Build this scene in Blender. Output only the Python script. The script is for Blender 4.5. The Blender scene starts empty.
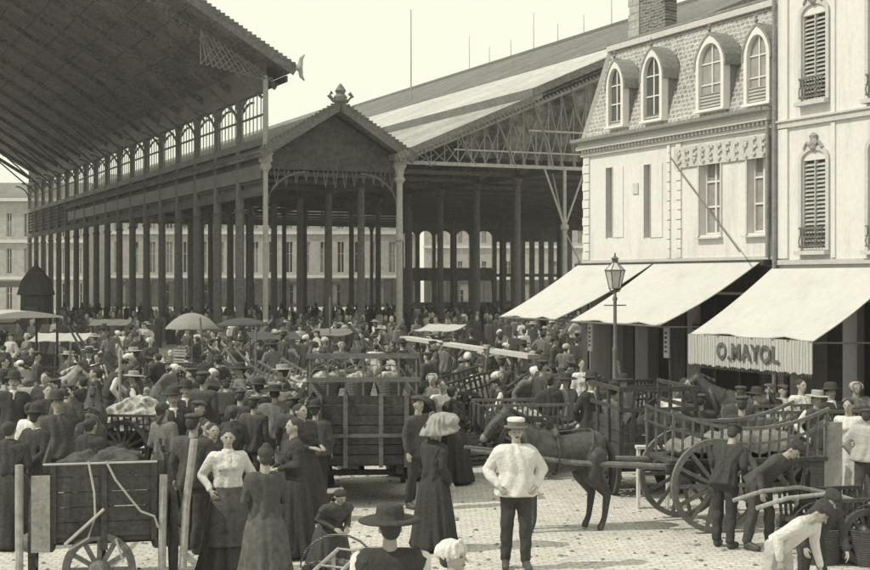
import bpy, bmesh, math, random
from mathutils import Vector, Matrix, Euler, noise as mnoise
random.seed(11)
R = math.radians
C = bpy.context.scene
COL = C.collection
# ------------------------------------------------------------------ camera, world, sun
H = 3.43                      # eye height
FPX = 1400.0                  # focal length in photo pixels (photo 870 wide)
A = math.atan(635.0 / 1400.0) # market axes are turned by this from the camera axes
CA, SA = math.cos(A), math.sin(A)
cam_d = bpy.data.cameras.new('camera'); cam = bpy.data.objects.new('camera', cam_d); COL.objects.link(cam)
cam.location = (0, 0, H); cam.rotation_euler = (R(90), 0, 0)
cam_d.lens = 36 * FPX / 870; cam_d.sensor_width = 36; cam_d.shift_y = -0.006
cam_d.clip_start = 0.1; cam_d.clip_end = 3000
C.camera = cam
w = bpy.data.worlds.new('World'); C.world = w; w.use_nodes = True
nt = w.node_tree; nt.nodes.clear()
SUN_AZ_X, SUN_AZ_Y, SUN_EL = -0.955, -0.28, R(48)
sky = nt.nodes.new('ShaderNodeTexSky'); sky.sky_type = 'NISHITA'; sky.sun_disc = False
sky.sun_elevation = SUN_EL; sky.sun_rotation = math.atan2(SUN_AZ_X, SUN_AZ_Y)
sky.dust_density = 6; sky.air_density = 2
bw = nt.nodes.new('ShaderNodeRGBToBW')
m1 = nt.nodes.new('ShaderNodeMath'); m1.operation = 'MULTIPLY_ADD'; m1.inputs[1].default_value = 0.25; m1.inputs[2].default_value = 9.6; m1.use_clamp = False
m2 = nt.nodes.new('ShaderNodeMath'); m2.operation = 'MINIMUM'; m2.inputs[1].default_value = 10.0
tint = nt.nodes.new('ShaderNodeMix'); tint.data_type = 'RGBA'; tint.blend_type = 'MULTIPLY'; tint.inputs[0].default_value = 1
tint.inputs[7].default_value = (0.985, 1.0, 0.815, 1)
bg = nt.nodes.new('ShaderNodeBackground'); bg.inputs[1].default_value = 0.1
wo = nt.nodes.new('ShaderNodeOutputWorld')
L = nt.links.new
L(sky.outputs[0], bw.inputs[0]); L(bw.outputs[0], m1.inputs[0]); L(m1.outputs[0], m2.inputs[0]); L(m2.outputs[0], tint.inputs[6])
L(tint.outputs[2], bg.inputs[0]); L(bg.outputs[0], wo.inputs[0])
sd = bpy.data.lights.new('sun', 'SUN'); sun = bpy.data.objects.new('sun', sd); COL.objects.link(sun)
sd.energy = 3.1; sd.angle = R(0.8); sd.color = (1.0, 0.975, 0.82)
tosun = Vector((SUN_AZ_X * math.cos(SUN_EL), SUN_AZ_Y * math.cos(SUN_EL), math.sin(SUN_EL))).normalized()
sun.rotation_euler = tosun.to_track_quat('Z', 'Y').to_euler(); sun.location = tosun * 60
C.view_settings.view_transform = 'Standard'; C.view_settings.look = 'None'
C.view_settings.exposure = 0; C.view_settings.gamma = 1; C.view_settings.use_curve_mapping = False
C.render.engine = 'CYCLES'
C.cycles.volume_bounces = 1; C.cycles.max_bounces = 6; C.cycles.diffuse_bounces = 4

# ------------------------------------------------------------------ coordinates
def P(u, v, z=0.0): return Vector((v * CA - u * SA, v * SA + u * CA, z))
def gp(px, k, z=0.0):          # point seen at photo column px, k = metres per photo pixel there
    return Vector(((px - 435) * k, FPX * k, z))
def F(px, py, vf=18.6):        # photo pixel -> (u, z) on the plane v = vf
    d = px - 435; k = vf / (CA * d + SA * FPX)
    return k * (FPX * CA - SA * d), H + (280 - py) * k

# ------------------------------------------------------------------ materials
MATS = {}
def mat(name, val, rough=0.85, var=0.35, scale=14.0, bump=0.25, kind=None, bscale=None, val2=None, tint=(1, 0.972, 0.965), metal=0.0, spec=0.3, p=None, axes='XYZ'):
    if name in MATS: return MATS[name]
    m = bpy.data.materials.new(name); m.use_nodes = True; n = m.node_tree; N = n.nodes; Lk = n.links.new
    b = N['Principled BSDF']; b.inputs['Roughness'].default_value = rough; b.inputs['Metallic'].default_value = metal
    b.inputs['Specular IOR Level'].default_value = spec
    tc = N.new('ShaderNodeTexCoord')
    vec = tc.outputs['Object']
    if axes != 'XYZ':
        sp = N.new('ShaderNodeSeparateXYZ'); cb = N.new('ShaderNodeCombineXYZ'); Lk(vec, sp.inputs[0])
        for i, a in enumerate(axes): Lk(sp.outputs['XYZ'.index(a)], cb.inputs[i])
        vec = cb.outputs[0]
    def noise(sc, det=4, ro=0.6):
        t = N.new('ShaderNodeTexNoise'); t.inputs['Scale'].default_value = sc; t.inputs['Detail'].default_value = det
        t.inputs['Roughness'].default_value = ro; Lk(vec, t.inputs['Vector']); return t
    nf = noise(scale, 3, 0.75); nc = noise(scale * 0.09, 4, 0.6)
    mx = N.new('ShaderNodeMath'); mx.operation = 'MULTIPLY_ADD'; mx.inputs[1].default_value = 0.65
    mm = N.new('ShaderNodeMath'); mm.operation = 'MULTIPLY'; mm.inputs[1].default_value = 0.35; Lk(nc.outputs[0], mm.inputs[0])
    Lk(nf.outputs[0], mx.inputs[0]); Lk(mm.outputs[0], mx.inputs[2])
    ramp = N.new('ShaderNodeMapRange'); ramp.inputs['From Min'].default_value = 0.32; ramp.inputs['From Max'].default_value = 0.68
    ramp.inputs['To Min'].default_value = 1 - var; ramp.inputs['To Max'].default_value = 1 + var * 0.8
    Lk(mx.outputs[0], ramp.inputs['Value'])
    base = N.new('ShaderNodeMix'); base.data_type = 'RGBA'
    c1 = tuple(min(1, val * t) for t in tint) + (1,); c2 = tuple(min(1, (val2 if val2 is not None else val) * t) for t in tint) + (1,)
    base.inputs[6].default_value = c1; base.inputs[7].default_value = c2; base.inputs[0].default_value = 0
    hsrc = nf.outputs[0]
    if kind == 'brick':
        t = N.new('ShaderNodeTexBrick')
        dn = noise(1.7 / p[0] * 0.35, 2); dm = N.new('ShaderNodeVectorMath'); dm.operation = 'MULTIPLY_ADD'; dm.inputs[1].default_value = (p[0]*0.5,)*3
        Lk(dn.outputs['Color'], dm.inputs[0]); Lk(vec, dm.inputs[2]); Lk(dm.outputs[0], t.inputs['Vector'])
        t.inputs['Color1'].default_value = (0, 0, 0, 1); t.inputs['Color2'].default_value = (0.45, 0.45, 0.45, 1); t.inputs['Mortar'].default_value = (1, 1, 1, 1)
        t.inputs['Scale'].default_value = 1; t.inputs['Brick Width'].default_value = p[0]; t.inputs['Row Height'].default_value = p[1]
        t.inputs['Mortar Size'].default_value = p[2]; t.inputs['Mortar Smooth'].default_value = 0.3; t.inputs['Bias'].default_value = 0
        Lk(t.outputs['Color'], base.inputs[0]); 
        iv = N.new('ShaderNodeMath'); iv.operation = 'SUBTRACT'; iv.inputs[0].default_value = 1; Lk(t.outputs['Fac'], iv.inputs[1])
        ad = N.new('ShaderNodeMath'); ad.operation = 'ADD'; Lk(iv.outputs[0], ad.inputs[0]); Lk(nf.outputs[0], ad.inputs[1]); hsrc = ad.outputs[0]
    elif kind == 'stripe':
        t = N.new('ShaderNodeTexWave'); t.wave_profile = 'SIN'; t.bands_direction = p[0]; t.inputs['Scale'].default_value = p[1]
        t.inputs['Distortion'].default_value = p[2]; t.inputs['Detail'].default_value = 2; Lk(vec, t.inputs['Vector'])
        r2 = N.new('ShaderNodeMapRange'); r2.inputs['From Min'].default_value = 0.35; r2.inputs['From Max'].default_value = 0.65
        Lk(t.outputs['Fac'], r2.inputs['Value']); Lk(r2.outputs[0], base.inputs[0]); hsrc = t.outputs['Fac']
    elif kind == 'streak':
        mp = N.new('ShaderNodeMapping'); mp.inputs['Scale'].default_value = (1, 1, 0.12); Lk(vec, mp.inputs[0])
        t = N.new('ShaderNodeTexNoise'); t.inputs['Scale'].default_value = p[0]; t.inputs['Detail'].default_value = 5; t.inputs['Roughness'].default_value = 0.7; Lk(mp.outputs[0], t.inputs['Vector'])
        r2 = N.new('ShaderNodeMapRange'); r2.inputs['From Min'].default_value = 0.50; r2.inputs['From Max'].default_value = 0.78; Lk(t.outputs[0], r2.inputs['Value']); Lk(r2.outputs[0], base.inputs[0])
    elif kind == 'cell':
        t = N.new('ShaderNodeTexVoronoi'); t.inputs['Scale'].default_value = p[0]; Lk(vec, t.inputs['Vector'])
        r2 = N.new('ShaderNodeMapRange'); r2.inputs['From Min'].default_value = 0.1; r2.inputs['From Max'].default_value = 0.7
        Lk(t.outputs['Distance'], r2.inputs['Value']); Lk(r2.outputs[0], base.inputs[0]); 
        iv = N.new('ShaderNodeMath'); iv.operation = 'SUBTRACT'; iv.inputs[0].default_value = 1; Lk(t.outputs['Distance'], iv.inputs[1]); hsrc = iv.outputs[0]
    mul = N.new('ShaderNodeMix'); mul.data_type = 'RGBA'; mul.blend_type = 'MULTIPLY'; mul.inputs[0].default_value = 1
    Lk(base.outputs[2], mul.inputs[6]); Lk(ramp.outputs[0], mul.inputs[7]); Lk(mul.outputs[2], b.inputs['Base Color'])
    if bump:
        bp = N.new('ShaderNodeBump'); bp.inputs['Strength'].default_value = bump; bp.inputs['Distance'].default_value = bscale or 0.02
        Lk(hsrc, bp.inputs['Height']); Lk(bp.outputs[0], b.inputs['Normal'])
    MATS[name] = m; return m
stone   = mat('limestone', 0.66, kind='streak', p=(2.2,), val2=0.50, var=0.10, scale=9, bump=0.2)
stone2  = mat('limestone_trim', 0.52, var=0.16, scale=9, bump=0.2)
stonef  = mat('far_stone', 0.45, var=0.3, scale=1.6)
darkst  = mat('dark_joint', 0.12, var=0.3)
slate   = mat('slate_tiles', 0.22, kind='brick', p=(0.17, 0.11, 0.018), val2=0.50, var=0.35, scale=12, bump=0.5, axes='YZX')
hood    = mat('dormer_lead', 0.24, var=0.4)
paint   = mat('white_paint', 0.68, var=0.10, rough=0.6)
glass   = mat('window_glass', 0.10, rough=0.15, var=0.3, scale=3, bump=0.03, spec=0.6)
curtain = mat('curtained_glass', 0.30, rough=0.5, var=0.25, scale=5, bump=0.05)
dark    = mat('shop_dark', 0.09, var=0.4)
canvas  = mat('awning_canvas', 0.52, kind='streak', p=(1.3,), val2=0.44, var=0.08, scale=9, bump=0.1)
valan   = mat('valance_canvas', 0.52, kind='stripe', p=('Y', 4.2, 1.5), val2=0.34, var=0.14, scale=20, bump=0.15)
letter  = mat('sign_paint_dark', 0.13, var=0.7, scale=14)
louvre  = mat('shutter_slats', 0.14, kind='stripe', p=('Z', 4.4, 0.6), val2=0.45, var=0.2, bump=0.4)
iron    = mat('dark_iron', 0.15, rough=0.6, var=0.45, scale=5, bump=0.1)
ironl   = mat('pale_iron', 0.34, rough=0.6, var=0.30, scale=6, bump=0.1)
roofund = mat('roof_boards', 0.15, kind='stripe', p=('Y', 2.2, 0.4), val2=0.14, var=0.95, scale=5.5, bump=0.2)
zinc    = mat('zinc_roof', 0.34, kind='stripe', p=('Y', 1.2, 0.3), val2=0.30, var=0.55, scale=3.0, bump=0.1)
glaz    = mat('glazed_roof_band', 0.47, kind='stripe', p=('Y', 1.6, 0.2), val2=0.40, var=0.4, scale=2.6, bump=0.05)
tilesr  = mat('tiled_roof', 0.23, kind='stripe', p=('Y', 1.4, 0.6), val2=0.17, var=0.5, scale=4, bump=0.3)
brick   = mat('chimney_brick', 0.09, kind='brick', p=(0.24, 0.08, 0.012), val2=0.30, var=0.45, scale=10, axes='YZX')
wood    = mat('dark_wood', 0.06, kind='streak', p=(5,), val2=0.11, var=0.6, scale=16, bump=0.3)
woodm   = mat('weathered_wood', 0.15, var=0.45, scale=16, bump=0.3)
woodl   = mat('pale_wood', 0.32, kind='streak', p=(6,), val2=0.18, var=0.4, scale=14, bump=0.2)
rope    = mat('hemp_rope', 0.42, var=0.3, scale=60)
wicker  = mat('wicker', 0.10, kind='stripe', p=('Z', 16, 2.0), val2=0.33, var=0.4, scale=40, bump=0.8)
sackm   = mat('sack_cloth', 0.36, var=0.25, scale=12, bump=0.3)
whitec  = mat('white_cloth', 0.66, var=0.14, scale=10, bump=0.35, bscale=0.03)
greens  = mat('cabbage_leaves', 0.10, kind='cell', p=(9,), val2=0.46, var=0.4, bump=0.9)
greens2 = mat('dark_vegetables', 0.30, kind='cell', p=(14,), val2=0.06, var=0.4, bump=0.9)
skin    = mat('skin', 0.36, var=0.10, scale=20, bump=0.05, tint=(1, .93, .84))
hairm   = mat('dark_hair', 0.06, var=0.5, scale=60, bump=0.5)
eyem    = mat('eye_dark', 0.07, var=0.1, rough=0.3)
lipm    = mat('lips', 0.16, var=0.1)
leather = mat('boot_leather', 0.075, var=0.4, rough=0.5)
cl_blk  = mat('black_cloth', 0.05, var=0.38, scale=26, bump=0.6, bscale=0.03)
cl_drk  = mat('dark_cloth', 0.075, var=0.38, scale=24, bump=0.6, bscale=0.03)
cl_mid  = mat('grey_cloth', 0.17, var=0.35, scale=24, bump=0.6, bscale=0.03)
cl_lt   = mat('pale_cloth', 0.42, var=0.2, scale=14, bump=0.6, bscale=0.03)
cl_wh   = mat('white_shirt_cloth', 0.62, var=0.15, scale=14, bump=0.7, bscale=0.035)
straw   = mat('straw', 0.45, kind='stripe', p=('Z', 20, 1.0), val2=0.32, var=0.25, scale=40, bump=0.4)
horse_d = mat('dark_horse_coat', 0.065, var=0.5, scale=14, bump=0.1, rough=0.55)
horse_l = mat('grey_horse_coat', 0.30, var=0.4, scale=6, bump=0.1)
cobble  = mat('cobblestones', 0.62, kind='brick', p=(0.16, 0.10, 0.013), val2=0.40, var=0.27, scale=8, tint=(1, .955, .91), bump=0.45, bscale=0.03)

# ------------------------------------------------------------------ mesh builder
class MB:
    def __init__(s): s.v = []; s.f = []; s.mi = []
    def add(s, vs, fs, mi=0):
        o = len(s.v); s.v += [tuple(q) for q in vs]; s.f += [tuple(i + o for i in f) for f in fs]; s.mi += [mi] * len(fs); return s
    def box(s, x0, x1, y0, y1, z0, z1, mi=0):
        return s.add([(x0,y0,z0),(x1,y0,z0),(x1,y1,z0),(x0,y1,z0),(x0,y0,z1),(x1,y0,z1),(x1,y1,z1),(x0,y1,z1)],
              [(0,3,2,1),(4,5,6,7),(0,1,5,4),(1,2,6,5),(2,3,7,6),(3,0,4,7)], mi)
    def bar(s, p, q, w, h=None, up=(0, 0, 1), mi=0):
        p = Vector(p); q = Vector(q); h = h or w; d = (q - p)
        if d.length < 1e-6: return s
        d.normalize(); up = Vector(up)
        if abs(d.dot(up)) > 0.98: up = Vector((1, 0, 0))
        a = d.cross(up).normalized(); b = a.cross(d).normalized()
        vs = []
        for c in (p, q):
            for i, j in ((-1,-1),(1,-1),(1,1),(-1,1)): vs.append(c + a * (i * w / 2) + b * (j * h / 2))
        return s.add(vs, [(0,1,2,3),(7,6,5,4),(0,4,5,1),(1,5,6,2),(2,6,7,3),(3,7,4,0)], mi)
    def tube(s, pts, r, n=8, mi=0):
        pts = [Vector(p) for p in pts]; rs = r if isinstance(r, (list, tuple)) else [r] * len(pts)
        vs = []; fs = []
        ref = Vector((0, 0, 1))
        for i, p in enumerate(pts):
            d = (pts[min(i + 1, len(pts) - 1)] - pts[max(i - 1, 0)]).normalized()
            u_ = ref if abs(d.dot(ref)) < 0.95 else Vector((1, 0, 0))
            a = d.cross(u_).normalized(); b = a.cross(d)
            for j in range(n):
                t = 2 * math.pi * j / n; vs.append(p + a * math.cos(t) * rs[i] + b * math.sin(t) * rs[i])
        for i in range(len(pts) - 1):
            for j in range(n): fs.append((i*n+j, i*n+(j+1)%n, (i+1)*n+(j+1)%n, (i+1)*n+j))
        fs.append(tuple(range(n-1, -1, -1))); fs.append(tuple((len(pts)-1)*n + j for j in range(n)))
        return s.add(vs, fs, mi)
    def lathe(s, prof, c=(0, 0, 0), n=16, sx=1, sy=1, wob=None, mi=0, M=None):
        vs = []; fs = []
        for i, (r, z) in enumerate(prof):
            for j in range(n):
                t = 2 * math.pi * j / n; rr = r * (1 + (wob(t, z) if wob else 0))
                q = Vector((c[0] + rr * math.cos(t) * sx, c[1] + rr * math.sin(t) * sy, c[2] + z)); vs.append(M @ q if M else q)
        for i in range(len(prof) - 1):
            for j in range(n): fs.append((i*n+j, i*n+(j+1)%n, (i+1)*n+(j+1)%n, (i+1)*n+j))
        fs.append(tuple(range(n-1, -1, -1))); fs.append(tuple((len(prof)-1)*n + j for j in range(n)))
        return s.add(vs, fs, mi)
    def prism(s, pts, a, b, mi=0):      # pts in (y,z), extruded along x from a to b
        n = len(pts); vs = [(a, y, z) for y, z in pts] + [(b, y, z) for y, z in pts]
        return s.add(vs, [tuple(range(n)), tuple(range(2*n-1, n-1, -1))] + [(i, i+n, (i+1)%n+n, (i+1)%n) for i in range(n)], mi)
    def prismY(s, pts, a, b, mi=0):     # pts in (x,z), extruded along y
        n = len(pts); vs = [(x, a, z) for x, z in pts] + [(x, b, z) for x, z in pts]
        return s.add(vs, [tuple(range(n-1, -1, -1)), tuple(range(n, 2*n))] + [((i+1)%n, (i+1)%n+n, i+n, i) for i in range(n)], mi)
    def ring(s, outer, inner, a, b, mi=0):   # open-bottom ring of two outlines with the same number of points, (y,z) planes
        n = len(outer)
        vs = [(a, y, z) for y, z in outer] + [(a, y, z) for y, z in inner] + [(b, y, z) for y, z in outer] + [(b, y, z) for y, z in inner]
        fs = []
        for i in range(n - 1):
            fs += [(i, i+1, n+i+1, n+i), (2*n+i+1, 2*n+i, 3*n+i, 3*n+i+1), (i+1, i, 2*n+i, 2*n+i+1), (n+i, n+i+1, 3*n+i+1, 3*n+i)]
        fs += [(0, n, 3*n, 2*n), (n-1, 3*n-1, 4*n-1, 2*n-1)]
        return s.add(vs, fs, mi)
    def mesh(s, name, m, smooth=False, off=(0, 0, 0)):
        me = bpy.data.meshes.new(name); ox, oy, oz = off
        me.from_pydata([(x-ox, y-oy, z-oz) for x, y, z in s.v], [], s.f)
        ms = m if isinstance(m, (list, tuple)) else [m]
        for q in ms: me.materials.append(q)
        if len(ms) > 1: me.polygons.foreach_set('material_index', s.mi)
        if smooth: me.polygons.foreach_set('use_smooth', [True] * len(me.polygons))
        bm = bmesh.new(); bm.from_mesh(me); bmesh.ops.recalc_face_normals(bm, faces=bm.faces); bm.to_mesh(me); bm.free()
        me.update(); return me
    def build(s, name, m, parent=None, smooth=False, off=(0, 0, 0)):
        o = bpy.data.objects.new(name, s.mesh(name, m, smooth, off)); COL.objects.link(o)
        if parent: o.parent = parent
        return o
def tag(o, label=None, cat=None, group=None, kind=None):
    if label: o['label'] = label
    if cat: o['category'] = cat
    if group: o['group'] = group
    if kind: o['kind'] = kind
    return o
def empty(name, loc=(0, 0, 0), rz=0.0):
    o = bpy.data.objects.new(name, None); o.empty_display_size = 0.2; COL.objects.link(o)
    o.location = loc; o.rotation_euler = (0, 0, rz); return o
def mroot(name, u, v): return empty(name, P(u, v, 0), A)
def child(name, me, parent, label=None):
    o = bpy.data.objects.new(name, me); COL.objects.link(o); o.parent = parent
    if label: o['label'] = label
    return o
KIDS = {}
def kids(o): return [c for c in COL.objects if c.parent == o]
def copy_tree(o, parent=None):
    c = o.copy(); COL.objects.link(c)
    if parent: c.parent = parent
    ks = KIDS.get(o.name)
    if ks is None: ks = KIDS[o.name] = [q.name for q in kids(o)]
    for q in ks: copy_tree(bpy.data.objects[q], c)
    return c
def place(o, loc, rz=0.0, s=1.0, label=None, group=None, rx=0, ry=0):
    o.location = loc; o.rotation_euler = (rx, ry, rz); o.scale = (s, s, s)
    if label: o['label'] = label
    if group: o['group'] = group
    return o
# ------------------------------------------------------------------ ground
g = MB(); g.box(-900, 900, -150, 2000, -0.5, 0.0)
tag(g.build('ground', cobble), kind='structure')
gm = MB(); gm.box(15.9, 18.55, 5, 31.5, 0.0, 0.13)
o = gm.build('pavement', mat('pavement_stone', 0.42, kind='brick', p=(0.8, 0.6, 0.01), val2=0.2, var=0.2, scale=6)); o.rotation_euler = (0, 0, A); tag(o, kind='structure')

# ------------------------------------------------------------------ shop houses on the right
def wall_holes(mb, y0, y1, z0, z1, holes, x0, x1):
    ys = sorted({y0, y1} | {h[0] for h in holes} | {h[1] for h in holes}); ys = [y for y in ys if y0 <= y <= y1]
    for a, b in zip(ys, ys[1:]):
        cur = z0; mid = (a + b) / 2
        for h in sorted([h for h in holes if h[0] < mid < h[1]], key=lambda h: h[2]):
            if h[2] > cur: mb.box(x0, x1, a, b, cur, h[2])
            cur = h[3]
        if z1 > cur: mb.box(x0, x1, a, b, cur, z1)
def arch_pts(yc, hw, z0, zs, zt, n=10, grow=0.0, pointed=False):
    pts = [(yc - hw - grow, z0)]
    for i in range(n + 1):
        t = math.pi * (1 - i / n); y = math.cos(t) * (hw + grow); s = math.sin(t)
        if pointed: s = 0.6 * s + 0.4 * (1 - abs(math.cos(t)) ** 1.2)
        pts.append((yc + y, zs + s * (zt - zs + grow)))
    pts.append((yc + hw + grow, z0)); return pts
VF = 18.6
def make_house1():
    u0, u1 = F(776, 200)[0], F(583, 200)[0]; org = (VF, u0, 0)
    r = mroot('shop_house', u0, VF)
    zc = F(680, 135)[1]                       # underside of cornice
    zc = 6.78; zt = 9.38; zg = 3.86
    wins = []
    for (pa, pb, pt, pb2) in ((607, 613, 168, 238), (645, 651, 165, 238), (700, 721, 156, 235), (748, 769, 150, 233)):
        ua = F(pb, 200)[0]; ub = F(pa, 200)[0]; zz1 = F((pa+pb)/2, pt)[1]; zz0 = F((pa+pb)/2, pb2)[1]
        wins.append((ua, ub, zz0, zz1))
    doors = [(u0+0.5, u0+3.2, 0.0, 3.1), (u0+3.9, u0+5.4, 0.0, 3.1), (u0+5.9, u1-0.35, 0.0, 3.1)]
    m = MB(); wall_holes(m, u0+0.06, u1, 0, zc, wins + doors, VF, VF+0.35)
    m.box(VF+0.35, VF+10, u1-0.35, u1, 0, zc); m.box(VF+9.65, VF+10, u0+0.06, u1-0.35, 0, zc)
    m.build('wall', stone, r, off=org)
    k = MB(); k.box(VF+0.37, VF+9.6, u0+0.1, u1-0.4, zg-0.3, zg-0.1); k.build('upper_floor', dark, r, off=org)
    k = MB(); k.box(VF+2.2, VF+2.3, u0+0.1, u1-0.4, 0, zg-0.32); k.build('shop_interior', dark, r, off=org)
    # trims
    for (pa, pb) in ((583.6, 590), (667, 671), (676, 682)):
        ub = F(pa, 200)[0]; ua = F(pb, 200)[0]
        z = zg+0.08; m = MB()
        i = 0
        while z < zc - 0.15:
            m.box(VF-0.04, VF-0.003, ua, ub - (0.05 if i % 2 else 0), z, z+0.20); z += 0.225; i += 1
        m.build('quoin_strip', stone, r, off=org)
    m = MB(); m.box(VF-0.05, VF-0.004, u0+0.06, u1, zg, zg+0.07); m.box(VF-0.20, VF-0.0, u0+0.06, u1+0.05, zc+0.002, zc+0.10); 
    m.box(VF-0.14, VF+0.1, u0+0.07, u1, zc+0.102, zc+0.2); m.box(VF-0.31, VF+0.2, u0+0.06, u1+0.08, zc+0.202, zc+0.27)
    m.box(VF-0.08, VF-0.004, u0+0.06, u1, zc-0.16, zc-0.08)
    for i in range(52):
        y = u0+0.12+i*(u1-u0-0.2)/52; m.box(VF-0.14, VF-0.004, y, y+0.07, zc-0.075, zc-0.002)
    m.build('cornice', stone2, r, off=org)
    m = MB(); m.box(VF-0.35, VF-0.315, u0+0.06, u1+0.08, zc+0.20, zc+0.275); m.build('gutter', hood, r, off=org)
    # mansard
    zm = zc+0.302; m = MB()
    m.add([(VF+0.02,u0+0.06,zm),(VF+0.02,u1,zm),(VF+0.65,u1-0.35,zt),(VF+0.65,u0+0.06,zt),(VF+10,u0+0.06,zm),(VF+10,u1,zm),(VF+9.3,u1-0.35,zt),(VF+9.3,u0+0.06,zt)],
          [(0,1,2,3),(1,5,6,2),(5,4,7,6),(4,0,3,7),(3,2,6,7),(0,4,5,1)]); m.build('mansard_roof', slate, r, off=org)
    m = MB(); m.bar((VF+0.6,u0+0.06,zt+0.05),(VF+0.6,u1-0.3,zt+0.05),0.14,0.14)
    m.bar((VF+0.0,u1,zm+0.02),(VF+0.62,u1-0.33,zt),0.10,0.1); m.build('roof_ridge_trim', stone2, r, off=org)
    m = MB(); m.bar((VF+0.56,u0+0.06,zt+0.16),(VF+0.56,u1-0.3,zt+0.16),0.07,0.06); m.build('roof_gutter', hood, r, off=org)
    # dormers
    for (pa, pb, ptop, pbot) in ((611, 628, 62, 126), (646, 667, 50, 120), (701, 729, 36, 109), (749, 775, 27, 103)):
        ua = F(pb, 100, VF+0.05)[0]; ub = F(pa, 100, VF+0.05)[0]; zz1 = F((pa+pb)/2, ptop, VF+0.05)[1]; zz0 = F((pa+pb)/2, pbot, VF+0.05)[1]
        yc = (ua+ub)/2; hw = (ub-ua)/2; zs = zz0 + (zz1-zz0)*0.62
        zz0 = max(zz0, zm+0.02)
        xf = VF+0.0
        outer = arch_pts(yc, hw, zz0, zs, zz1, 10, 0, True); inner = arch_pts(yc, hw-0.11, zz0+0.0, zs, zz1-0.17, 10)
        d = MB(); d.ring(outer, inner, xf-0.10, xf+0.08); d.box(xf-0.14, xf+0.08, yc-hw-0.04, yc+hw+0.04, zz0-0.06, zz0-0.002)
        dr = d.build('dormer', paint, r, off=org)
        h = MB(); ho = arch_pts(yc, hw, zs-0.1, zs, zz1, 10, 0.075, True); hi = arch_pts(yc, hw, zs-0.1, zs, zz1, 10, 0.012, True)
        h.ring(ho, hi, xf-0.11, xf+0.38); h.build('hood', hood, dr, off=org)
        c_ = MB(); c_.box(xf+0.09, xf+0.6, yc-hw+0.01, yc-hw+0.05, zz0, zs); c_.build('cheek', hood, dr, off=org); c_ = MB(); c_.box(xf+0.09, xf+0.6, yc+hw-0.05, yc+hw-0.01, zz0, zs); c_.build('cheek', hood, dr, off=org)
        p_ = MB(); p_.prism(arch_pts(yc, hw-0.115, zz0, zs, zz1-0.175, 10), xf+0.01, xf+0.03); p_.build('pane', curtain if pa > 700 else glass, dr, off=org)
        s_ = MB(); s_.box(xf-0.02, xf+0.005, yc-0.02, yc+0.02, zz0, zz1-0.19)
        for q in (0.33, 0.62): s_.box(xf-0.015, xf+0.004, yc-hw+0.12, yc+hw-0.12, zz0+(zz1-zz0)*q, zz0+(zz1-zz0)*q+0.03)
        s_.build('sash', paint, dr, off=org)
        b_ = MB(); b_.box(xf-0.05, xf-0.03, yc-hw+0.12, yc+hw-0.12, zz0, zz0+(0.34 if pa > 700 else 0.12)); b_.build('lower_board', louvre, dr, off=org)
        f_ = MB(); f_.lathe([(0.03,0),(0.05,0.05),(0.02,0.09),(0.035,0.14),(0.005,0.2)], (xf-0.1, yc, zz1+0.08), 8); f_.build('finial', hood, dr, off=org)
    # first-floor windows
    for i, (ua, ub, z0, z1) in enumerate(wins):
        wn = MB(); e = 0.05 if i > 1 else 0.015
        wn.ring([(ua-e,z0-e),(ua-e,z1+e),(ub+e,z1+e),(ub+e,z0-e)], [(ua+0.0,z0),(ua+0.0,z1),(ub-0.0,z1),(ub-0.0,z0)], VF-0.035, VF-0.004)
        wr = wn.build('window', stone2, r, off=org)
        p_ = MB(); p_.box(VF+0.20, VF+0.22, ua, ub, z0, z1); p_.build('pane', curtain if i > 1 else dark, wr, off=org)
        if i > 1:
            s_ = MB(); 
            for y in (ua+0.025, (ua+ub)/2, ub-0.025): s_.box(VF+0.15, VF+0.195, y-0.028, y+0.028, z0, z1)
            for q in (0.02, 0.36, 0.68, 0.97): s_.box(VF+0.16, VF+0.19, ua, ub, z0+(z1-z0)*q-0.02, z0+(z1-z0)*q+0.02)
            s_.build('casement_frame', paint, wr, off=org)
            s_ = MB(); s_.box(VF-0.12, VF+0.15, ua-0.08, ub+0.08, z0-0.09, z0-0.055); s_.build('sill', stone2, wr, off=org)
        else:
            s_ = MB(); s_.box(VF-0.02, VF-0.004, ua-0.5, ua-0.03, z0, z1); s_.build('shutter', stone, wr, off=org)
    # small plate and raised ornamental letters
    ua, z0 = F(636, 186); pl = MB(); pl.box(VF-0.03, VF-0.004, ua-0.12, ua+0.12, z0-0.2, z0+0.06); pl.build('wall_plate', stone2, r, off=org)
    u_a, z_a = F(770, 131); u_b, z_b = F(677, 143); m = MB(); bd = MB(); n = 11; dk = MB()
    bd.box(VF-0.045, VF-0.03, u_a-0.02, u_b+0.06, 6.02, 6.50)
    rg = random.Random(5)
    for i in range(n):
        yb = u_b - (i + 0.2) * (u_b - u_a) / n; wd = (u_b-u_a)/n*0.6
        m.bar((VF-0.06, yb-wd*0.3, 6.10), (VF-0.06, yb-wd*rg.uniform(.2,.4), 6.44), 0.05, 0.05)
        for q in range(3):
            zz = 6.12+0.14*q+rg.uniform(-.03,.03); m.bar((VF-0.06, yb-wd*rg.uniform(.3,.45), zz), (VF-0.06, yb-wd*rg.uniform(.7,1.0), zz+rg.uniform(-.08,.08)), 0.05, 0.06)
    bd.build('sign_board', stone2, r, off=org); m.build('raised_ornament', mat('letter_relief', 0.5, var=0.35, scale=20), r, off=org)
    # stay rod across the facade
    a, za = F(683, 176, VF-0.5); b, zb = F(734, 252, VF-0.9)
    m = MB(); m.tube([(VF-0.03, F(672,160)[0], F(672,158)[1]), (VF-0.5, a, za), (VF-0.75, b, zb)], 0.016, 6); m.build('stay_rod', iron, r, off=org)
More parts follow.
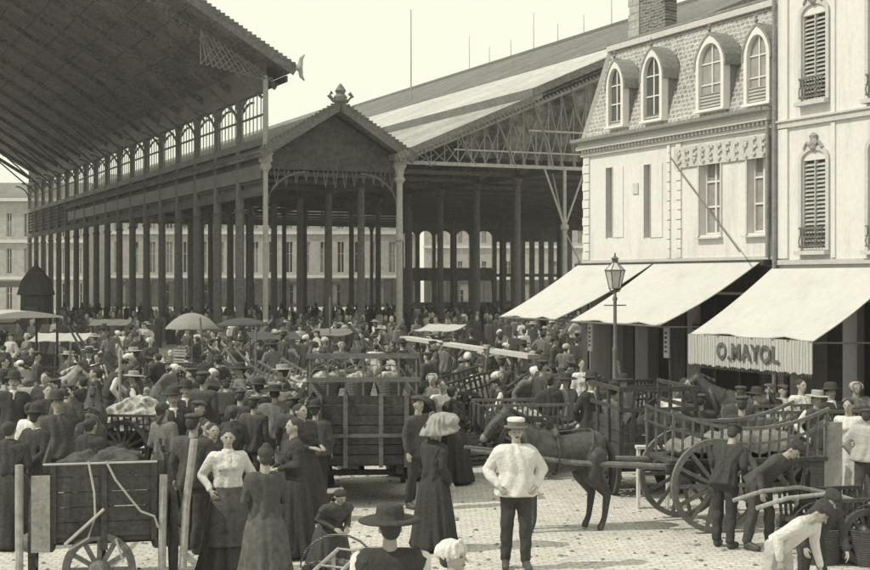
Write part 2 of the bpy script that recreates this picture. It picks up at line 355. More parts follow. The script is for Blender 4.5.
    # downpipe
    m = MB(); m.tube([(VF-0.09, u0+0.16, 3.9), (VF-0.09, u0+0.16, zc-0.05)], 0.05, 8); m.tube([(VF-0.05, u0+0.2, zm+0.25), (VF+0.45, u0+0.2, zt+0.2)], 0.05, 8); m.build('downpipe', hood, r, off=org)
    # chimney
    ua = F(665, 20, VF+1.0)[0]; ub = F(640, 20, VF+1.0)[0]
    m = MB(); m.box(VF+1.0, VF+1.35, ua, ub, 9.2, 11.0); ch = m.build('chimney', brick, r, off=org)
    m = MB(); ub2 = F(629, 20, VF+1.0)[0]; z = 8.9; i = 0
    while z < 11.0:
        m.box(VF+0.97, VF+1.37, ub+0.002, ub2-(0.06 if i % 2 else 0), z, z+0.19); z += 0.2; i += 1
    m.build('stone_quoins', mat('sooty_stone', 0.36, var=0.4, scale=6), ch, off=org)
    m = MB(); m.box(VF+0.92, VF+1.42, ua-0.06, ub2+0.05, 11.002, 11.12); m.build('cap', stone2, ch, off=org)
    for y in ((ua*2+ub)/3, (ua+2*ub)/3):
        m = MB(); m.lathe([(0.13,0),(0.12,0.4),(0.14,0.45)], (VF+1.17, y, 11.122), 12); m.build('chimney_pot', brick, ch, smooth=False, off=org)
    # shop front posts, sign strips; dark wall panels paint in the awning shade
    m = MB()
    for y in (u0+0.3, u0+1.4, u0+2.3, u0+3.55, u0+4.6, u0+5.65, u0+6.7): m.box(VF+0.1, VF+0.2, y-0.05, y+0.05, 0, 3.1)
    for y0_, y1_ in ((u0+0.08, u0+0.48), (u0+3.22, u0+3.88), (u0+5.42, u0+5.88), (u1-0.33, u1-0.02)): m.box(VF-0.06, VF-0.003, y0_, y1_, 0, 3.15)
    m.box(VF-0.07, VF-0.003, u0+0.08, u1-0.02, 3.16, 3.7)
    m.box(VF+0.12, VF+0.18, u0+0.5, u1-0.4, 0.0, 0.75); m.box(VF+0.12, VF+0.18, u0+0.5, u1-0.4, 2.3, 2.42); m.build('shop_front', wood, r, off=org)
    m = MB(); m.box(VF-0.25, VF-0.0, u0+0.1, u1, zg-0.12, zg-0.005); m.build('awning_box', wood, r, off=org)
    tag(r, 'pale stone shop house with grey slate mansard, four pointed dormers and brick chimney', 'house')
make_house1()
def make_house2():
    u1 = F(778, 200)[0]; u0 = 12.0; org = (VF, u1, 0); r = mroot('town_house', u1, VF)
    zg = 3.72; wins = []
    for (pa, pb, pt, pb2) in ((803, 827, 14, 98), (803, 827, 160, 248), (870, 899, -10, 94), (870, 899, 148, 247)):
        ua = F(pb, 200)[0]; ub = F(pa, 200)[0]; wins.append((ua, ub, F((pa+pb)/2, pb2)[1], F((pa+pb)/2, pt)[1]))
    m = MB(); wall_holes(m, u0, u1, 0, 11.5, wins + [(u1-1.6, u1-0.4, 0, 3.0), (u1-5.5, u1-2.0, 0, 3.0)], VF, VF+0.35)
    m.box(VF+0.35, VF+11, u1-0.3, u1, 0, 11.5); m.box(VF+0.35, VF+11, u0, u0+0.3, 0, 11.5); m.box(VF+10.7, VF+11, u0+0.3, u1-0.3, 0, 11.5)
    m.build('wall', stone, r, off=org)
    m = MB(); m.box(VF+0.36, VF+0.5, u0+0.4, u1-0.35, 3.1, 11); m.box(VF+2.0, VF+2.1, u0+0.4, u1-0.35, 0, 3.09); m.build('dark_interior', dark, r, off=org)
    m = MB(); m.add([(VF-0.1,u0,11.6),(VF-0.1,u1,11.6),(VF+5,u1,14),(VF+5,u0,14),(VF+11,u1,11.6),(VF+11,u0,11.6)], [(0,1,2,3),(3,2,4,5),(0,3,5),(1,4,2),(0,5,4,1)]); m.build('roof', tilesr, r, off=org)
    zs = F(780, 127)[1]
    m = MB(); m.box(VF-0.07, VF-0.003, u0, u1-0.03, zs-0.05, zs+0.07); m.box(VF-0.11, VF-0.003, u0, u1-0.03, zs+0.072, zs+0.11)
    m.box(VF-0.07, VF-0.003, u0, u1-0.03, zg+0.02, zg+0.12); m.build('string_course', stone2, r, off=org)
    ua = F(834, 100)[0]
    m = MB(); m.box(VF-0.035, VF-0.003, ua-0.06, ua+0.06, zg+0.15, zs-0.07); m.box(VF-0.035, VF-0.003, ua-0.06, ua+0.06, zs+0.12, 11.4)
    m.box(VF-0.05, VF-0.003, u1-0.36, u1-0.04, zg+0.15, zs-0.07); m.box(VF-0.05, VF-0.003, u1-0.36, u1-0.04, zs+0.12, 11.4); m.build('pilaster', stone, r, off=org)
    m = MB(); m.tube([(VF-0.10, u1-0.01, 0.1), (VF-0.10, u1-0.01, 11.4)], 0.05, 8); m.build('downpipe', hood, r, off=org)
    for i, (ua, ub, z0, z1) in enumerate(wins):
        yc = (ua+ub)/2; hw = (ub-ua)/2
        m = MB(); o_ = arch_pts(yc, hw+0.10, z0-0.05, z1, z1+0.30, 12, 0.0); i_ = arch_pts(yc, hw+0.005, z0-0.05, z1-0.0, z1+0.20, 12)
        m.ring(o_, i_, VF-0.05, VF-0.003); wr = m.build('window', stone2, r, off=org)
        m = MB(); m.box(VF+0.10, VF+0.13, ua, ub, z0, z1)
        nz = int((z1-z0)/0.085)
        sl = MB()
        for q in range(nz): 
            zz = z0+0.05+q*0.085; sl.add([(VF+0.02,ua+0.03,zz),(VF+0.02,ub-0.03,zz),(VF+0.085,ub-0.03,zz+0.055),(VF+0.085,ua+0.03,zz+0.055),(VF+0.02,ua+0.03,zz-0.014),(VF+0.02,ub-0.03,zz-0.014),(VF+0.085,ub-0.03,zz+0.041),(VF+0.085,ua+0.03,zz+0.041)],[(0,1,2,3),(7,6,5,4),(0,4,5,1),(1,5,6,2),(2,6,7,3),(3,7,4,0)])
        for y in (ua+0.015, yc-0.015, ub-0.03): sl.box(VF+0.0, VF+0.09, y, y+0.03, z0, z1)
        m.build('pane', dark, wr, off=org); sl.build('slatted_shutter', mat('slat_paint', 0.42, var=0.3), wr, off=org)
        m = MB()
        for q in range(8):
            y = ua+0.04+q*(ub-ua-0.08)/7; m.tube([(VF-0.1,y,z0),(VF-0.12,y+0.03,z0+0.12),(VF-0.1,y,z0+0.26),(VF-0.1,y,z0+0.4)],0.012,5)
        m.bar((VF-0.1,ua,z0+0.4),(VF-0.1,ub,z0+0.4),0.04); m.bar((VF-0.1,ua,z0+0.03),(VF-0.1,ub,z0+0.03),0.04); m.bar((VF-0.1,ua,z0+0.22),(VF-0.1,ub,z0+0.22),0.025)
        m.build('window_railing', iron, wr, off=org)
        m = MB(); m.box(VF-0.16, VF+0.0, ua-0.1, ub+0.1, z0-0.14, z0-0.06); m.build('sill', stone2, wr, off=org)
        m = MB(); zz = z1+0.33 
        m.lathe([(0.02,-0.16),(0.10,-0.10),(0.13,0),(0.09,0.10),(0.12,0.16),(0.03,0.22)], (VF-0.04, yc, zz), 10, sx=0.5, wob=lambda t, z: 0.15*math.sin(5*t))
        m.tube([(VF-0.05,yc-0.28,zz-0.1),(VF-0.06,yc-0.18,zz+0.02),(VF-0.06,yc-0.08,zz-0.03)],0.035,6); m.tube([(VF-0.05,yc+0.28,zz-0.1),(VF-0.06,yc+0.18,zz+0.02),(VF-0.06,yc+0.08,zz-0.03)],0.035,6)
        m.build('carved_keystone', mat('carving', 0.30, var=0.5, scale=14), wr, off=org)
    m = MB()
    for y in (u1-0.3, u1-1.8, u1-3.0, u1-4.2, u1-5.6): m.box(VF+0.1, VF+0.2, y-0.06, y+0.06, 0, 3.0)
    for y0_, y1_ in ((u1-0.39, u1-0.03), (u1-1.99, u1-1.61), (u0, u1-5.52)): m.box(VF-0.06, VF-0.003, y0_, y1_, 0, 3.02)  # dark panels over the pale wall carry the shade below the awning
    m.box(VF-0.07, VF-0.003, u0, u1-0.03, 3.03, 3.6)
    m.box(VF+0.12, VF+0.18, u1-5.5, u1-2.0, 0, 0.8); m.build('shop_front', wood, r, off=org)
    tag(r, 'tall pale house with slatted arched windows at the right edge of the photo', 'house')
make_house2()
def awning(u0, u1, ztop, zbot, proj, label, val=0.0, text=None, u0b=None, u1b=None, side=None):
    r = mroot('awning', u0, VF); org = (VF, u0, 0); u0b = u0 if u0b is None else u0b; u1b = u1 if u1b is None else u1b
    n = 10; nu = 14; vs = []; fs = []
    for dz in (0.0, -0.02):
        for i in range(n + 1):
            t = i / n
            for j in range(nu + 1):
                q = j / nu; ua = u0 + (u1-u0)*q; ub = u0b + (u1b-u0b)*q
                sag = -0.07 * math.sin(math.pi*t) - 0.012*math.sin(q*nu*math.pi)**2*math.sin(math.pi*t) - 0.028*math.sin(q*math.pi*4+t*2)*t - 0.012*math.sin(q*math.pi*9+t*5)*t
                vs.append((VF-0.26-(proj-0.26)*t, ua+(ub-ua)*t, ztop+(zbot-ztop)*t+sag+dz))
    W = nu+1; S = (n+1)*W
    for s in (0, 1):
        for i in range(n):
            for j in range(nu): a = s*S+i*W+j; fs.append((a, a+1, a+W+1, a+W))
    for i in range(n): fs += [(i*W, i*W+W, S+i*W+W, S+i*W), (i*W+nu, i*W+nu+W, S+i*W+W+nu, S+i*W+nu)]
    for j in range(nu): fs += [(j, j+1, S+j+1, S+j), (n*W+j, n*W+j+1, S+n*W+j+1, S+n*W+j)]
    m = MB(); m.add(vs, fs); m.build('canvas', canvas, r, smooth=False, off=org)
    m = MB(); m.tube([(VF-proj, u0b, zbot-0.045), (VF-proj, u1b, zbot-0.045)], 0.022, 8)
    for ua, ub in ((u0+0.05, u0b+0.05), (u1-0.05, u1b-0.05)): m.tube([(VF-0.02, ua, zbot-0.1), (VF-proj, ub, zbot-0.06)], 0.018, 6)
    m.build('frame', iron, r, off=org)
    if val:
        m = MB(); vs = []; fs = []; nn = 90
        for i in range(nn+1):
            y = u0b + (u1b-u0b)*i/nn; x = VF-proj-0.03+0.011*math.sin(i*1.25)+0.008*math.sin(i*0.5)
            sc = 0.04*abs(math.sin(i*math.pi/6))
            for dx in (0, 0.008): vs += [(x+dx, y, zbot-0.03), (x+dx*1.0+0.012*math.sin(i*0.7), y, zbot-val-sc)]
        for i in range(nn):
            a = i*4; fs += [(a,a+1,a+5,a+4),(a+2,a+6,a+7,a+3),(a+1,a+3,a+7,a+5),(a,a+4,a+6,a+2)]
        m.add(vs, fs); vl = m.build('valance', valan, r, off=org)
        m = MB()
        for i in range(60):
            y = u0b+0.02+(u1b-u0b-0.04)*i/60; m.bar((VF-proj-0.03, y, zbot-val-0.01), (VF-proj-0.03, y+0.01, zbot-val-0.085), 0.03, 0.012)
        m.build('fringe', wood, vl, off=org)
        if text:
            cu = bpy.data.curves.new('lettering', 'FONT'); cu.body = text; cu.size = 0.43; cu.extrude = 0.006; cu.align_x = 'CENTER'; cu.align_y = 'CENTER'; cu.offset = 0.012; cu.space_character = 1.12
            t_ = bpy.data.objects.new('tmp', cu); COL.objects.link(t_); bpy.context.view_layer.update()
            me = bpy.data.meshes.new_from_object(t_.evaluated_get(bpy.context.evaluated_depsgraph_get())); bpy.data.objects.remove(t_)
            me.materials.clear(); me.materials.append(letter)
            lo = bpy.data.objects.new('lettering', me); COL.objects.link(lo); lo.parent = vl
            lo.location = (-proj-0.066, (u0b+u1b)/2-u0-0.05, zbot-0.03-val/2); lo.rotation_euler = (R(90), 0, R(-90))
            lo.scale = (0.92, 1, 1)
    if side:
        m = MB(); s0 = u0 if side == 'near' else u1
        m.add([(VF-0.26,s0,ztop-0.05),(VF-proj,s0,zbot-0.06),(VF-proj+0.01,s0,zbot-0.5),(VF-0.26,s0,zbot-0.5),(VF-0.26,s0+0.012,ztop-0.05),(VF-proj,s0+0.012,zbot-0.06),(VF-proj+0.01,s0+0.012,zbot-0.5),(VF-0.26,s0+0.012,zbot-0.5)],
              [(0,1,2,3),(7,6,5,4),(0,4,5,1),(1,5,6,2),(2,6,7,3),(3,7,4,0)]); m.build('side_curtain', cl_blk, r, off=org)
    tag(r, label, 'awning'); return r
awning(28.05, 31.5, 3.80, 2.55, 2.85, 'plain white awning farthest left on the shop house', u1b=30.9)
awning(23.95, 27.95, 3.80, 2.53, 2.74, 'plain white awning in the middle, just behind the street lamp', u1b=27.6)
awning(19.75, 23.55, 3.66, 2.37, 2.30, 'white awning with a striped lettered valance at the right', val=0.60, text='O.MAYOL')
# hanging sign strips under the awnings
for (u_, v_, lb) in ((25.4, 17.0, 'narrow white hanging notice under the middle awning near its right end'), (28.6, 17.0, 'narrow pale hanging notice behind the street lamp')):
    r = mroot('hanging_sign', u_, v_); m = MB(); m.box(-0.02, 0.02, -0.09, 0.09, 1.75, 2.42); m.build('board', paint, r)
    m = MB()
    for q in range(5): m.box(-0.028, -0.022, -0.04, 0.04, 1.86+q*0.1, 1.91+q*0.1)
    m.build('worn_marks', letter, r); m = MB(); m.tube([(0,0,2.42),(0,0,2.95)],0.008,5); m.build('hook', iron, r); tag(r, lb, 'sign')

# ------------------------------------------------------------------ market halls
def column_mesh(name, h, r=0.17, cap_=True, m=None, bracket=None):
    mb = MB(); mb.lathe([(r*2.0,0),(r*2.0,0.35),(r*1.5,0.42),(r*1.25,0.9),(r*1.4,0.95),(r*1.05,1.0),(r*0.95,h*0.5),(r*0.88,h-0.5),(r*1.3,h-0.46),(r*1.0,h-0.4),(r*1.5,h-0.1),(r*1.9,h-0.05),(r*1.9,h)], n=12)
    return mb.mesh(name, m or iron, smooth=False)
U0, UL, UM, UR = 64.5, 140.0, 118.0, 149.0
VL, VR = 20.3, 27.2
# left hall
def left_hall():
    r = mroot('market_hall', U0, VL); org = (VL, U0, 0)
    s = 0.60; ze = 13.5; ve = 21.3; vr = 2.0; zr = ze + s*(ve-vr)
    m = MB(); t = 0.22
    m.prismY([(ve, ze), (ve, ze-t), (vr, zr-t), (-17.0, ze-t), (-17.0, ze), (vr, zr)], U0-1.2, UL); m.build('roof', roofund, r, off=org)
    m = MB(); m.prismY([(ve+0.1, ze+0.03), (vr, zr+0.05), (-17.1, ze+0.03), (-17.1, ze+0.003), (vr, zr+0.004), (ve+0.1, ze+0.003)], U0-1.3, UL); m.build('roof_covering', zinc, r, off=org)
    m = MB()                                     # bargeboard with dentils on the near rake
    m.bar((ve+0.1, U0-1.36, ze-0.16), (vr, U0-1.36, zr-0.16), 0.08, 0.5)
    m.bar((ve+0.1, U0+0.0, ze-0.36), (ve+0.1, UL, ze-0.36), 0.10, 0.30)
    nd = 90
    for i in range(nd):
        q = i/nd; v_ = ve+(vr-ve)*q; z_ = ze+(zr-ze)*q; m.box(v_-0.07, v_+0.07, U0-1.42, U0-1.28, z_+0.02, z_+0.24)
    m.build('bargeboard', mat('bargeboard_paint', 0.13, var=0.6, scale=5), r, off=org)
    m = MB()                                     # rafters and purlins under the roof
    for i in range(14):
        v_ = ve - 0.8 - i*1.35; z_ = ze + s*(ve-v_) - t - 0.12; m.bar((v_, U0-1.1, z_+0.09), (v_, UL-0.1, z_+0.09), 0.10, 0.08)
    m.build('purlins', roofund, r, off=org)
    for i in range(15):
        u_ = U0 + 0.4 + i*5.3
        m = MB(); m.bar((ve-0.3, u_, ze-0.75), (vr, u_, zr-0.75), 0.14, 0.3); m.bar((vr, u_, zr-0.75), (-16.5, u_, ze-0.75), 0.14, 0.3)
        m.bar((VL, u_, 12.2), (VL-4.0, u_, ze+s*(ve-VL+4.0)-0.9), 0.09, 0.12); m.build('rafter_truss', roofund, r, off=org)
    # clerestory along the right side
    m = MB(); m.box(VL-0.15, VL+0.15, U0, UL, 12.45, 12.85); m.box(VL-0.10, VL+0.10, U0, UL, 12.86, 14.0); m.box(VL-0.15, VL+0.15, U0, UL, 9.9, 10.25); m.box(VL-0.06, VL+0.06, U0, UL, 11.35, 11.43)
    m.build('clerestory_beams', iron, r, off=org)
    m = MB(); n = int((UL-U0)/0.62)
    for i in range(1, n): 
        u_ = U0 + i*(UL-U0)/n; m.box(VL-0.025, VL+0.025, u_-0.02, u_+0.02, 10.25, 12.45)
    m.build('clerestory_bars', ironl, r, off=org)
    m = MB()
    for i in range(6): z0 = 8.15+i*0.29; m.add([(VL-0.08,U0,z0),(VL+0.08,U0,z0+0.26),(VL+0.08,UL,z0+0.26),(VL-0.08,UL,z0),(VL-0.06,U0,z0-0.01),(VL+0.10,U0,z0+0.25),(VL+0.10,UL,z0+0.25),(VL-0.06,UL,z0-0.01)],[(0,1,2,3),(7,6,5,4),(0,4,5,1),(1,5,6,2),(2,6,7,3),(3,7,4,0)])
    m.box(VL-0.13, VL+0.13, U0, UL, 7.5, 7.9); m.box(VL+0.11, VL+0.13, U0, UL, 7.91, 9.89); m.build('louvre_band', mat('louvre_wood', 0.12, var=0.6, scale=4), r, off=org)
    cm = MB(); cm.lathe([(0.34,0),(0.34,0.4),(0.27,0.5),(0.25,1.0),(0.24,1.1),(0.22,6.8),(0.3,6.9),(0.22,7.0),(0.18,12.0),(0.24,12.2),(0.26,12.45)], n=12)
    # curved brackets towards the eave
    for sgn, l_ in ((-1, 1.3), (1, 0.75)):
        pts = [(sgn*l_*(1-math.cos(q*math.pi/2/6)), 0, 10.9+1.55*math.sin(q*math.pi/2/6)) for q in range(7)]
        cm.tube([(x, 0, z) for x, y, z in pts], 0.07, 6)
    pts = [(0, -1.15*(1-math.cos(q*math.pi/12)), 10.9+1.5*math.sin(q*math.pi/12)) for q in range(7)]; cm.tube(pts, 0.075, 6)
    cme = cm.mesh('column', iron)
    n = 18
    for i in range(1, n+1):
        c = child('column', cme, r); c.location = (0, i*(UL-U0)/n, 0)
    # pale corner column, near end, with collar and ornament
    cm = MB(); cm.lathe([(0.28,0),(0.28,0.6),(0.2,0.7),(0.14,0.9),(0.13,4),(0.12,8.6),(0.22,8.7),(0.30,8.85),(0.2,9.1),(0.3,9.5),(0.28,9.7),(0.16,9.85),(0.14,10.2),(0.13,13.2)], n=12)
    cm.lathe([(0.2,0),(0.34,0.1),(0.3,0.35),(0.4,0.5),(0.2,0.55)], (0,0,9.0), 10, wob=lambda t, z: 0.12*math.sin(6*t))
    c = child('corner_column', cm.mesh('corner_column', ironl), r, 'pale iron column with a carved capital'); c.location = (0, -0.1, 0)
    # lattice spandrel in the corner of the gable
    m = MB()
    v0, v1 = VL-3.2, VL+0.3
    def zr_(v): return ze + s*(ve-v) - 0.8
    for i in range(13):
        v_ = v0+(v1-v0)*i/12
        m.bar((v_, U0-0.2, 12.9+ (v1-v_)*0.18), (min(v1, v_+0.9), U0-0.2, zr_(min(v1, v_+0.9))), 0.04, 0.04)
        m.bar((v_, U0-0.2, 12.9+ (v1-v_)*0.18), (max(v0, v_-0.9), U0-0.2, zr_(max(v0, v_-0.9))), 0.04, 0.04)
    m.build('lattice_spandrel', mat('lattice_grey', 0.2, var=0.5), r, off=org)
    # end acroterion, pale scroll
    m = MB(); pts = []
    for sg in (-1, 1): m.tube([(ve+0.15, U0-1.4, ze+0.0), (ve+0.32, U0-1.4, ze+0.15*sg), (ve+0.35, U0-1.4, ze+0.42*sg), (ve+0.52, U0-1.4, ze+0.62*sg)], [0.13, 0.13, 0.10, 0.03], 8)
    m.lathe([(0.02,-0.15),(0.16,-0.1),(0.18,0),(0.16,0.1),(0.02,0.15)], (ve+0.25, U0-1.4, ze), 10); m.build('eave_ornament', ironl, r, off=org)
    tag(r, 'huge open-sided market hall on the left, dark roof seen from below', 'market hall')
left_hall()
def middle_hall():
    r = mroot('market_gallery', U0, 23.75); org = (23.75, U0, 0); vc = 23.75; zr = 11.9; ze = 9.45; hw = 3.9
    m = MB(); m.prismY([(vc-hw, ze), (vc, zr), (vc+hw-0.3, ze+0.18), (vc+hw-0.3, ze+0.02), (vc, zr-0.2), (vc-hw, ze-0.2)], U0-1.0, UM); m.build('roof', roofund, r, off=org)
    m = MB(); m.prismY([(vc-hw-0.05, ze+0.03), (vc, zr+0.06), (vc+hw-0.28, ze+0.24), (vc+hw-0.28, ze+0.2), (vc, zr+0.01), (vc-hw-0.05, ze+0.005)], U0-1.05, UM); m.build('roof_covering', tilesr, r, off=org)
    m = MB()
    m.bar((vc-hw-0.1, U0-1.1, ze-0.1), (vc, U0-1.1, zr-0.06), 0.10, 0.42); m.bar((vc, U0-1.1, zr-0.06), (vc+hw, U0-1.1, ze-0.1), 0.10, 0.42)
    for sgn in (-1, 1):
        for i in range(20):
            q = i/20; v_ = vc+sgn*(hw+0.05)*(1-q); z_ = ze+(zr-ze)*q; m.box(v_-0.08, v_+0.08, U0-1.17, U0-1.0, z_+0.10, z_+0.26)
    m.build('bargeboard', mat('bargeboard_grey', 0.12, var=0.6, scale=6), r, off=org)
    m = MB(); m.lathe([(0.12,0),(0.3,0.1),(0.34,0.3),(0.2,0.45),(0.28,0.6),(0.15,0.8),(0.03,0.95)], (vc, U0-1.1, zr+0.05), 10)
    for sgn in (-1, 1): m.tube([(vc, U0-1.1, zr+0.2), (vc+sgn*0.35, U0-1.1, zr+0.15), (vc+sgn*0.6, U0-1.1, zr+0.4), (vc+sgn*0.45, U0-1.1, zr+0.55)], 0.1, 7)
    m.build('finial', iron, r, off=org)
    m = MB(); m.prismY([(vc-hw+0.4, ze-0.1), (vc, zr-0.45), (vc+hw-0.4, ze-0.1), (vc+hw-0.4, ze-0.7), (vc-hw+0.4, ze-0.7)], U0-0.2, U0-0.1)
    m.build('gable_boards', mat('gable_board_wood', 0.07, kind='stripe', p=('X', 3, 0.4), val2=0.06, var=0.7, scale=4), r, off=org)
    m = MB(); m.prismY([(vc-hw+0.4, ze-0.7), (vc, zr-0.25), (vc+hw-0.4, ze-0.7)], UM-0.2, UM-0.1); m.build('far_gable', wood, r, off=org)
    m = MB()
    for v_ in (VL+0.02, VR-0.02): m.box(v_-0.16, v_+0.16, U0+0.2, UM, 8.3, 9.0)
    for i in range(10): u_ = U0+0.6+i*5; m.bar((VL+0.2, u_, 8.6), (VR-0.2, u_, 8.6), 0.12, 0.2)
    m.build('tie_beams', iron, r, off=org)
    m = MB()                                    # hanging tracery fringe under the gable tie
    for i in range(26):
        v_ = VL+0.4+i*0.25; h_ = 0.45+0.4*abs(math.cos(i*math.pi/13)); m.bar((v_, U0-0.15, ze-0.7), (v_+0.12*(-1)**i, U0-0.15, ze-0.7-h_), 0.04)
    for sgn in (-1, 1):
        pts = [(vc+sgn*(3.4-2.0*(1-math.cos(q*math.pi/12))), U0-0.15, 6.9+1.75*math.sin(q*math.pi/12)) for q in range(7)]; m.tube(pts, 0.06, 6)
    m.build('tracery', mat('tracery_iron', 0.12, var=0.5), r, off=org)
    me = column_mesh('column', 8.9, 0.21)
    for i in range(1, 11):
        c = child('column', me, r); c.location = (VR-23.75, i*5.0, 0)
    # second hand column rows seen between (stocky stone-like piers of the lower sheds)
    tag(r, 'narrow gabled gallery between the two big market halls', 'market hall')
middle_hall()
def right_hall():
    v0 = VR; r = mroot('great_hall', U0, v0); org = (v0, U0, 0); s = (22.5-9.8)/(57-27.2)
    def z(v): return 9.8 + s*(v-27.2) if v <= 57 else 22.5 - s*(v-57)
    t = 0.25
    m = MB(); m.prismY([(26.8, z(26.8)), (34.9, z(34.9)), (34.9, z(34.9)-t), (26.8, z(26.8)-t)], U0-1.0, UR); m.build('lower_roof', zinc, r, off=org)
    m = MB(); m.prismY([(34.4, z(34.4)+0.45), (42.5, z(42.5)+0.45), (42.5, z(42.5)+0.1), (34.4, z(34.4)+0.1)], U0-1.1, UR); m.build('glazed_roof_band', glaz, r, off=org)
    m = MB(); m.prismY([(42.502, z(42.5)+0.50), (57, 22.95), (87.2, z(87.2)+0.3), (87.2, z(87.2)), (57, 22.5), (42.502, z(42.5)+0.1)], U0-1.1, UR); m.build('upper_roof', mat('zinc_dull', 0.165, kind='stripe', p=('Y', 1.2, 0.3), val2=0.13, var=0.7, scale=3.0), r, off=org)
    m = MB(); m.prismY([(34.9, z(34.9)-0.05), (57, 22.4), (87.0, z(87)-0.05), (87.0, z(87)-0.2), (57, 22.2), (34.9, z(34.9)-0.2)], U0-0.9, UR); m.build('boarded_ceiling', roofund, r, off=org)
    m = MB(); m.bar((57, U0-1.2, 23.02), (57, UR, 23.02), 0.3, 0.22); m.box(34.28, 34.38, U0-1.1, UR, z(34.3)-0.02, z(34.4)+0.42); m.build('ridge_cap_step_shade', iron, r, off=org)  # dark step strip stands in for the shadow gap under the upper roof
    m = MB(); m.bar((26.75, U0-1.1, z(26.7)-0.10), (34.3, U0-1.1, z(34.3)-0.10), 0.10, 0.34); m.bar((34.3, U0-1.16, z(34.3)+0.25), (57, U0-1.16, 22.75), 0.1, 0.40)
    m.bar((26.7, U0-1.1, z(26.7)-0.1), (26.7, UR, z(26.7)-0.1), 0.12, 0.3)
    for i in range(110):
        v_ = 26.9+i*0.22; m.box(v_-0.05, v_+0.05, U0-1.14, U0-1.0, z(v_)-0.42, z(v_)-0.27)
    m.build('bargeboard', mat('bargeboard_mid', 0.16, var=0.6, scale=6), r, off=org)
    for i in range(13):
        m = MB(); u_ = U0+3+i*4.2; m.tube([(57, u_, 23.0), (57, u_, 24.6 if i % 3 else 26.2)], [0.035, 0.02], 6); m.build('roof_rod', ironl, r, off=org)
    # near gable truss with lattice
    ti = 9.3; m = MB(); m.bar((VR, U0-0.2, ti), (86, U0-0.2, ti), 0.14, 0.18); m.bar((VR+0.4, U0-0.2, z(VR)-0.3), (57, U0-0.2, 21.8), 0.12, 0.2)
    m.bar((VR+3, U0-0.2, ti+0.75), (86, U0-0.2, ti+0.75), 0.07, 0.08)
    m.bar((34.5, U0-0.2, ti+1.9), (80, U0-0.2, ti+1.9), 0.07, 0.1)
    m.build('gable_tie', ironl, r, off=org)
    m = MB(); n = 40
    for i in range(n):
        va = VR+1.0+i*0.75; vb = va+0.9
        za, zb = ti, min(z(va)-0.5, z(vb)-0.5)
        if zb-za < 0.2: continue
        m.bar((va, U0-0.2, za), (vb, U0-0.2, zb), 0.05, 0.05); m.bar((vb, U0-0.2, za), (va, U0-0.2, z(va)-0.5), 0.05, 0.05); m.bar((va, U0-0.18, za), (va, U0-0.18, z(va)-0.5), 0.05, 0.06)
        if i % 3 == 0: m.tube([(va-0.2, U0-0.25, z(va)-0.5), (va+0.15, U0-0.25, (z(va)+za)/2+0.5), (va+0.7, U0-0.25, (z(va)+za)/2-0.6), (va+1.0, U0-0.25, za)], 0.05, 6)
    m.build('gable_lattice', mat('lattice_iron', 0.25, var=0.5), r, off=org)
    # pale translucent infill behind the lattice (dusty panes)
    m = MB(); m.prismY([(31.0, ti+0.4), (31.0, z(31.0)-0.55), (57, 21.6), (72, z(72)-0.6), (72, ti+0.4)], U0+0.1, U0+0.14); m.build('gable_panes', mat('dusty_panes', 0.30, kind='cell', p=(0.7,), val2=0.14, var=0.9, scale=2.0), r, off=org)
    # columns
    cm = MB(); cm.lathe([(0.3,0),(0.3,0.6),(0.2,0.7),(0.17,0.9),(0.16,5.3),(0.24,5.4),(0.24,5.6),(0.17,5.75),(0.15,8.2),(0.3,8.4),(0.2,8.6),(0.24,8.9),(0.36,9.1),(0.3,9.3)], n=12)
    cm.lathe([(0.18,0),(0.34,0.12),(0.28,0.3),(0.42,0.45),(0.35,0.6),(0.1,0.65)], (0,0,9.0), 10, wob=lambda t, z: 0.14*math.sin(5*t))
    c = child('corner_column', cm.mesh('corner_column', ironl), r, 'pale iron corner column with a leafy capital'); c.location = (0, -0.25, 0)
    cm = MB(); cm.lathe([(0.26,0),(0.26,0.6),(0.16,0.7),(0.13,0.9),(0.12,6.0),(0.22,6.1),(0.22,6.3),(0.10,6.4),(0.09,9.2)], n=12)
    for sg in (-1, 1): cm.bar((0, 0, 6.2), (sg*1.2, 0, 9.2), 0.09, 0.09)
    cm.bar((0, 0, 6.0), (1.5, 0.0, 3.4), 0.06, 0.06); cm.bar((0, 0, 6.0), (0, 1.3, 9.1), 0.07, 0.07)
    for i, u_ in enumerate((U0-0.1,)):
        c = child('gable_post', cm.mesh('gable_post', ironl), r, 'slender pale post with branching struts'); c.location = (36.6-v0, -0.3, 0)
    m = MB(); m.bar((36.7, U0, 9.2), (36.7, UR, 9.2), 0.14, 0.22)
    for i in range(48): m.bar((36.7, U0+i*1.7, 9.2), (36.7, U0+i*1.7+0.85, 10.4), 0.06); m.bar((36.7, U0+i*1.7+0.85, 10.4), (36.7, U0+i*1.7+1.7, 9.2), 0.06)
    m.bar((36.7, U0, 10.4), (36.7, UR, 10.4), 0.1, 0.12); m.build('long_girder', mat('girder_iron', 0.14, var=0.5), r, off=org)
    me = column_mesh('column', 9.2, 0.20)
    for i in range(1, 16):
        for v_ in ((36.7, 57.0) if i % 2 else (36.7,)):
            c = child('column', me, r); c.location = (v_-v0, i*5.2, 0)
    m = MB()
    for i in range(15):
        u_ = U0+5.2*(i+1); m.bar((v0, u_, 9.3), (86, u_, 9.3), 0.10, 0.22); m.bar((36.7, u_, 9.3), (57, u_, 21.5), 0.08, 0.2)
    m.build('roof_trusses', iron, r, off=org)
    # far end: boarded gable above an arcade with arched openings
    uw = UR; k = uw/1275.0; m = MB()
    def vof(px): d = px-435; kk = uw/(1275-0.413*d); return (CA*d+578)*kk, kk
    holes = []; arch = []
